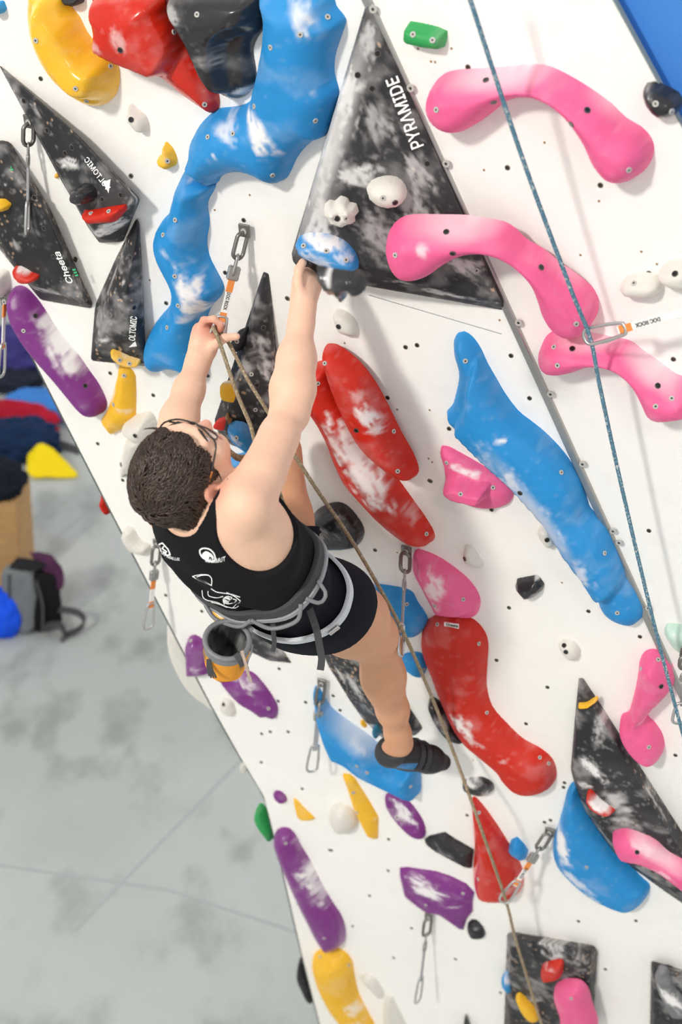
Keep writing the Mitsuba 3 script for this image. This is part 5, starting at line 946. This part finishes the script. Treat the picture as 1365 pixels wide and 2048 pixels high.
# ------------------------------------------------------------------ hanging draws
def ring_path(w, h, n=28, e=1.0):
    g = np.arange(n) / n * 2 * np.pi; r = w / 2; s = max(h / 2 - r, 0)
    return np.stack([r * np.cos(g), r * np.sin(g) + np.where(np.sin(g) >= 0, s, -s)], 1)
def draw_thing(name, label, A, B, twist, style, group=None, tape_text=False, orange=True, normal=None, c0=None, t1=None):
    """A: bolt on the wall, B: lowest point of the carabiner"""
    ln = np.linalg.norm(B - A); ax = (B - A) / ln; nrm = normal if normal is not None else unit(CAM - A)
    sd = unit(np.cross(ax, nrm)); nn = np.cross(sd, ax); s2 = sd * math.cos(twist) + nn * math.sin(twist); n2 = np.cross(s2, ax)
    k = key(name); labels[k] = {'label': label, 'category': 'quickdraw'}
    if group: labels[k]['group'] = group
    def loop(t0, t1, w, r, m, nm, a=s2, lab=None, sides=7):
        c = A + ax * ln * (t0 + t1) / 2; q = ring_path(w, ln * (t1 - t0)); part(k, nm, tube(c + q[:, :1] * a + q[:, 1:] * ax, r, sides, True), m, True, label=lab)
    t_, u_ = basis(WN); pb = rbox(.030, .034, .006); pb.apply_transform(frame(A + WN * -.004 - ax * .004, t_, u_, WN)); part(k, 'bolt_hanger', pb, 'm_dark_steel')
    part_shared(k, 'bolt', BOLT, T4(frame(A - ax * .004 + WN * .0005, t_, u_, WN)))
    if style == 'long':
        loop(.0, .22, .030, .0052, 'm_dark_steel', 'quick_link', sd * .8 + nn * .6)
        loop(.19, .36, .020, .0045, 'm_steel', 'steel_ring', nn)
        bx = rbox(.030, .036, .015, .2); bx.apply_transform(frame(A + ax * ln * .345, s2, -ax, np.cross(s2, -ax))); part(k, 'top_carabiner', bx, 'm_steel')
        t0, t1, c0 = .37, t1 or .75, c0 or .69
    elif style == 'chain':
        loop(.0, .19, .032, .0055, 'm_dark_steel', 'quick_link', sd * .8 + nn * .6)
        loop(.17, .29, .016, .0035, 'm_steel', 'chain_link', nn); loop(.27, .38, .016, .0035, 'm_steel', 'chain_link', s2)
        t0, t1, c0 = .36, t1 or .74, c0 or .70
    else:
        t0, t1, c0 = .0, t1 or .62, c0 or .55
    # sling: a flat sewn tape with end pieces
    def tape(a, b, w, m, nm, th=.0035, lift=0.0, lab=None):
        P = np.array([A + ax * ln * x + n2 * lift for x in np.linspace(a, b, 8)]); part(k, nm, band(P, s2, w, th, False), m, 30, label=lab)
    if style == 'chain': tape(t0, t1, .009, 'm_grey_web', 'sling', .006)
    else:
        tape(t0, t1, .0165, 'm_tape' if orange else 'm_grey_tape', 'sling')
        if orange: tape(t0 + .01, t0 + .14 * (1 if style != 'short' else 1.3), .0172, 'm_orange', 'orange_end', .0045, lab='orange sewn end'); tape(t1 - .09, t1 - .01, .0172, 'm_orange', 'orange_end', .0045, lab='orange sewn end')
        tape(t0, t1, .0045, 'm_grey_web', 'sling_edge', .004, -.0015)
        if tape_text:
            o = A + ax * ln * (t1 - .27); t = meshkit.text_mesh('DOC ROCK', .0085, .0004, True); v = np.array(t.vertices)
            v[:, 0] *= ln * .155 / v[:, 0].max(); fl = 1 if n2 @ nrm > 0 else -1
            Wv = o + v[:, :1] * ax + (v[:, 1:2] - .004) * (np.cross(n2 * fl, ax)) + (v[:, 2:] + .0026) * n2 * fl
            part(k, 'lettering', trimesh.Trimesh(Wv, t.faces, process=False), 'm_dark', label='black lettering on the tape')
    # lower carabiner: a D-shaped ring, its gate a thin bar
    c = A + ax * ln * (c0 + 1) / 2; hh = ln * (1 - c0) / 2; w = .023
    q = np.array([(-.35, -.98), (.25, -1.0), (.62, -.8), (.95, .55), (.7, .93), (.1, 1.0), (-.45, .9), (-.62, .55), (-.55, -.75)]) * [w, hh]
    q = catmull(q, True, .004); part(k, 'carabiner', tube(c + q[:, :1] * s2 + q[:, 1:] * ax, .0042, 8, True), 'm_alu', True)
    part(k, 'gate', tube(np.array([c - s2 * w * .66 + ax * hh * .62, c - s2 * w * .78 - ax * 0, c - s2 * w * .62 - ax * hh * .72]), .0022, 6), 'm_alu', True, label='wire gate')
    return k
def hang(px_, py_, qx, qy, h=.022, wall=L):
    A = wall.hit(px_, py_, h); d_ = ray(qx, qy); M = d_[:2]; t = (M @ (A - CAM)[:2]) / (M @ M)
    B = CAM + d_ * t; return A, B
A, _ = hang(487, 466, 0, 0); B = D(431, 694, 3.385)
draw_thing('quickdraw', 'quickdraw with orange tape in the climber\'s left hand', A, B, .2, 'long', tape_text=True, c0=.73, t1=.78)
A, B = hang(643, 1370, 626, 1543); draw_thing('quickdraw', 'quickdraw hanging over the left tip of the blue foothold', A, B, .3, 'long', orange=False)
A, B = hang(1098, 1668, 1016, 1826); B = CLIP + unit(CLIP - A) * .012; draw_thing('quickdraw', 'orange and white quickdraw pulled taut by the brown rope beside the red fin-shaped hold', A, B, .5, 'long', tape_text=True)
A, B = hang(314, 1092, 298, 1257); draw_thing('quickdraw', 'orange quickdraw hanging over the free edge below the black shirt', A, B, .6, 'long')
A, B = hang(812, 1106, 800, 1312); B = D(802, 1312, 3.60); draw_thing('quickdraw', 'grey quickdraw hanging in front of the climber\'s knee', A, B, 1.2, 'chain')
A, B = hang(857, 1838, 837, 2003); draw_thing('quickdraw', 'grey quickdraw hanging below the purple shield-shaped hold', A, B, 1.0, 'chain')
A, B = hang(57, 248, 55, 466); draw_thing('quickdraw', 'grey quickdraw hanging over the flat black volume at the upper left', A, B, 1.35, 'chain')
A = R.hit(1500, 588, .16); B = HOOK + unit(HOOK - A) * .014
draw_thing('quickdraw', 'pale orange quickdraw at the right border holding the blue rope', A, B, .1, 'short', tape_text=True, c0=.735, t1=.78)
A, B = hang(9, 606, 4, 752, .03); draw_thing('quickdraw', 'orange quickdraw at the left border over the free edge', A, B, 1.1, 'short')
A, B = hang(1372, 1310, 1362, 1446, .06, R); draw_thing('quickdraw', 'pale quickdraw tip at the right border beside the pink dumbbell-shaped hold', A, B, .3, 'chain')

# ------------------------------------------------------------------ on the floor behind, left
def blob(name, label, cat, cx, cy, rx, ry, rz, color, seed, rough=.35, fr=5, yaw=0., parts=None, mat='m_matte', lift=0.0, parent=None, sub=4):
    """crumpled cloth or soft bag lying on the floor under the pixel"""
    o = ground(cx, cy) + [0, 0, lift]; m = trimesh.creation.icosphere(sub); V = np.array(m.vertices)
    n = meshkit.fbm(V * fr * .5 + seed, 4, seed) - .5; rdg = np.abs(meshkit.fbm(V * fr * .8 + seed * 2, 3, seed + 1) - .5)
    V = V * (1 + rough * 1.6 * n - rough * 1.1 * rdg)[:, None]; V = V * [rx, ry, rz]; c_, s_ = math.cos(yaw), math.sin(yaw)
    V = np.stack([V[:, 0] * c_ - V[:, 1] * s_, V[:, 0] * s_ + V[:, 1] * c_, np.maximum(V[:, 2] + rz * .75, .002)], 1) + o
    c = np.tile(s2l(color), (len(V), 1)) * (1 + .5 * (N_(V, 6, seed) - .5))[:, None]
    k = key(name) if not parent else None
    if parent: return part(parent, name, trimesh.Trimesh(V, m.faces, process=False), mat, True, np.clip(c, 0, 1), label=label)
    scene[k] = mikit.ply(trimesh.Trimesh(V, m.faces, process=False), mat, smooth=True, color=np.clip(c, 0, 1)); labels[k] = {'label': label, 'category': cat}
    return k
blob('folded_jacket', 'crumpled purple jacket on the floor at the upper left border', 'jacket', 22, 745, .36, .30, .22, (66, 62, 128), 3, yaw=.3)
blob('dark_bag', 'low dark bag under the purple jacket', 'bag', 5, 770, .36, .22, .10, (40, 46, 60), 31)
blob('blue_shirt', 'crumpled light blue shirt lying on the floor by the free edge', 'shirt', 86, 828, .32, .24, .10, (66, 132, 212), 5, yaw=-.3)
blob('red_shirt', 'crumpled red shirt lying on the navy clothes', 'shirt', 30, 862, .36, .18, .14, (176, 26, 50), 7, yaw=-.2)
blob('navy_clothes', 'heap of navy blue clothes on the floor at the left border', 'clothes', 28, 905, .36, .24, .15, (22, 44, 78), 9)
blob('navy_clothes', 'small navy garment between the red shirt and the yellow bag', 'clothes', 66, 890, .18, .16, .13, (26, 50, 88), 19)
# yellow bag: soft folded triangle
g0 = ground(105, 948); yb = np.array([(-.20, -.02, .03), (-.21, .10, .12), (-.12, .14, .20), (-.02, .10, .19), (.22, -.03, .03), (.21, -.05, .01), (.05, -.10, .02), (-.12, -.12, .02), (-.14, -.12, .05), (-.19, .05, .0), (.0, .14, 0)])
mm = manifold3d.Manifold.hull_points(yb + g0).refine_to_length(.02).to_mesh(); m = trimesh.Trimesh(mm.vert_properties[:, :3], mm.tri_verts, process=False); trimesh.smoothing.filter_laplacian(m, lamb=.5, iterations=6, volume_constraint=False)
V = np.array(m.vertices); m.vertices = V + (.022 * (N_(V, 11, 5) - .5))[:, None] * m.vertex_normals; m.vertices[:, 2] = np.maximum(m.vertices[:, 2], .003)
scene['yellow_bag'] = mikit.ply(m, 'm_matte', smooth=True, color=np.tile(s2l((250, 222, 30)), (len(V), 1))); labels['yellow_bag'] = {'label': 'bright yellow pointed stuff bag on the floor', 'category': 'bag'}
a, b = ground(88, 880), ground(165, 905); w = unit(np.cross([0, 0, 1], b - a)) * .05
part('floor', 'dark_strip', trimesh.convex.convex_hull(np.array([p + s * w + [0, 0, z] for p in (a, b) for s in (-1, 1) for z in (-.01, .012)])), 'm_harness')
# wooden box with clothes on it at the left border
g0 = ground(45, 1192); bx = rbox(.44, .36, .68, .02); bx.apply_translation(g0 + [-.22, .18, .341])
V, F = trimesh.remesh.subdivide_to_size(bx.vertices, bx.faces, .05)
scene['wooden_box'] = mikit.ply(trimesh.Trimesh(V, F, process=False), 'm_box'); labels['wooden_box'] = {'label': 'tall light brown wooden box at the left border behind the backpack', 'category': 'box'}
def box_tex(p, n, uv): return mix((.50, .30, .125), (.38, .21, .08), fbm(p.x * 9, p.y * 9, p.z * 30, 3))
scene['m_box'] = prin(mikit.proc(box_tex), .7)
pp_ = rbox(.10, .006, .22, .1); pp_.apply_translation(g0 + [-.37, -.006, .50]); scene['paper_sheet'] = mikit.ply(pp_, 'm_paper'); labels['paper_sheet'] = {'label': 'pale grey sheet hanging on the front of the wooden box', 'category': 'paper'}
scene['m_paper'] = prin(rgb(.60, .61, .62), .8)
def blob_at(name, label, cat, o, r, color, seed):
    m = trimesh.creation.icosphere(4); V = np.array(m.vertices); n = meshkit.fbm(V * 2.5 + seed, 4, seed) - .5; V = V * (1 + .6 * n)[:, None] * r; V[:, 2] = np.maximum(V[:, 2], -r[2] * .6); V += o + [0, 0, r[2] * .6]
    k = key(name); scene[k] = mikit.ply(trimesh.Trimesh(V, m.faces, process=False), 'm_matte', smooth=True, color=np.tile(s2l(color), (len(V), 1)) * (1 + .6 * (N_(V, 12, seed) - .5))[:, None]); labels[k] = {'label': label, 'category': cat}
blob_at('black_jacket', 'crumpled black jacket on top of the wooden box', 'jacket', g0 + np.array([-.13, .14, .684]), np.array([.16, .16, .13]), (20, 26, 38), 4)
# backpack
bg = ground(78, 1262); k = 'backpack'; labels[k] = {'label': 'grey and black backpack standing on the floor in front of the wooden box', 'category': 'backpack'}
def soft(pts_, step=.02, it=5):
    mm = manifold3d.Manifold.hull_points(np.asarray(pts_, float)).refine_to_length(step).to_mesh(); m = trimesh.Trimesh(mm.vert_properties[:, :3], mm.tri_verts, process=False); trimesh.smoothing.filter_laplacian(m, lamb=.5, iterations=it, volume_constraint=False); return m
def bpart(nm, m, colr, lab=None, jit=.012, sd=1, parent=k):
    V = np.array(m.vertices); m.vertices = V + (jit * (N_(V, 14, sd) - .5))[:, None] * m.vertex_normals; m.vertices[:, 2] = np.maximum(m.vertices[:, 2], .003)
    return part(parent, nm, m, 'm_matte', True, np.clip(np.tile(s2l(colr), (len(V), 1)) * (1 + .35 * (N_(V, 25, sd) - .5))[:, None], 0, 1), label=lab)
O = bg
def P_(x, y, z): return O + .80 * np.array([x, y, z])
bpart('front_panel', soft([P_(x, y, z) for x, y, z in [(-.25, -.03, .02), (-.27, -.02, .50), (-.22, -.05, .56), (-.02, -.06, .56), (.02, -.05, .40), (-.02, -.08, .05), (-.10, -.10, .01), (-.20, .10, .02), (-.05, .10, .02), (-.22, .08, .56), (-.02, .06, .56)]]), (112, 116, 120), 'grey front panel', .02, 3)
bpart('side_panel', soft([P_(x, y, z) for x, y, z in [(-.02, -.055, .54), (.16, .0, .52), (.18, .04, .05), (.02, -.05, .02), (-.03, -.08, .03), (-.02, .12, .54), (.14, .16, .5), (.15, .16, .02), (-.05, .14, .02)]]), (22, 22, 26), 'black side panel', .03, 5)
bpart('top_opening', soft([P_(x, y, z) for x, y, z in [(-.22, -.03, .55), (.05, -.05, .56), (.12, .08, .58), (-.18, .12, .60), (-.10, -.02, .62), (.02, .02, .62)]]), (34, 34, 38), 'black rolled top', .03, 7)
bpart('lid', soft([P_(x, y, z) for x, y, z in [(.03, .02, .56), (.18, .0, .34), (.21, .06, .40), (.20, .08, .55), (.05, .12, .66), (-.10, .14, .64), (.12, .04, .64)]]), (78, 42, 72), 'purple lid', .03, 9)
def bstrap(P, w, nm): part(k, nm, band(catmull(P, False, .02), np.array([0, 1.0, .2]), w, .012, False), 'm_harness', 30)
bstrap([P_(.16, .02, .20), P_(.30, .0, .20), P_(.36, -.01, .13), P_(.30, -.03, .05), P_(.20, -.06, .02)], .05, 'shoulder_strap')
bstrap([P_(.06, -.07, .10), P_(.18, -.08, .13), P_(.22, -.10, .06), P_(.20, -.12, .01)], .05, 'shoulder_strap')
bstrap([P_(.02, -.06, .50), P_(.06, -.075, .30), P_(.05, -.09, .06)], .022, 'side_strap'); bstrap([P_(-.18, -.065, .54), P_(-.19, -.07, .30), P_(-.16, -.09, .05)], .015, 'side_strap')
# blue bag with a green patch in front
k2 = blob('blue_bag', 'bright blue bag with a pale green patch beside the backpack', 'bag', 8, 1262, .13, .13, .17, (28, 84, 226), 13, rough=.25)
blob('patch', 'pale green patch', None, 3, 1248, .05, .04, .05, (150, 190, 150), 14, parent=k2, lift=.14)
blob('blue_pouch', 'small blue pouch lying at the foot of the backpack', 'pouch', 28, 1262, .06, .05, .07, (44, 98, 236), 15, rough=.2)
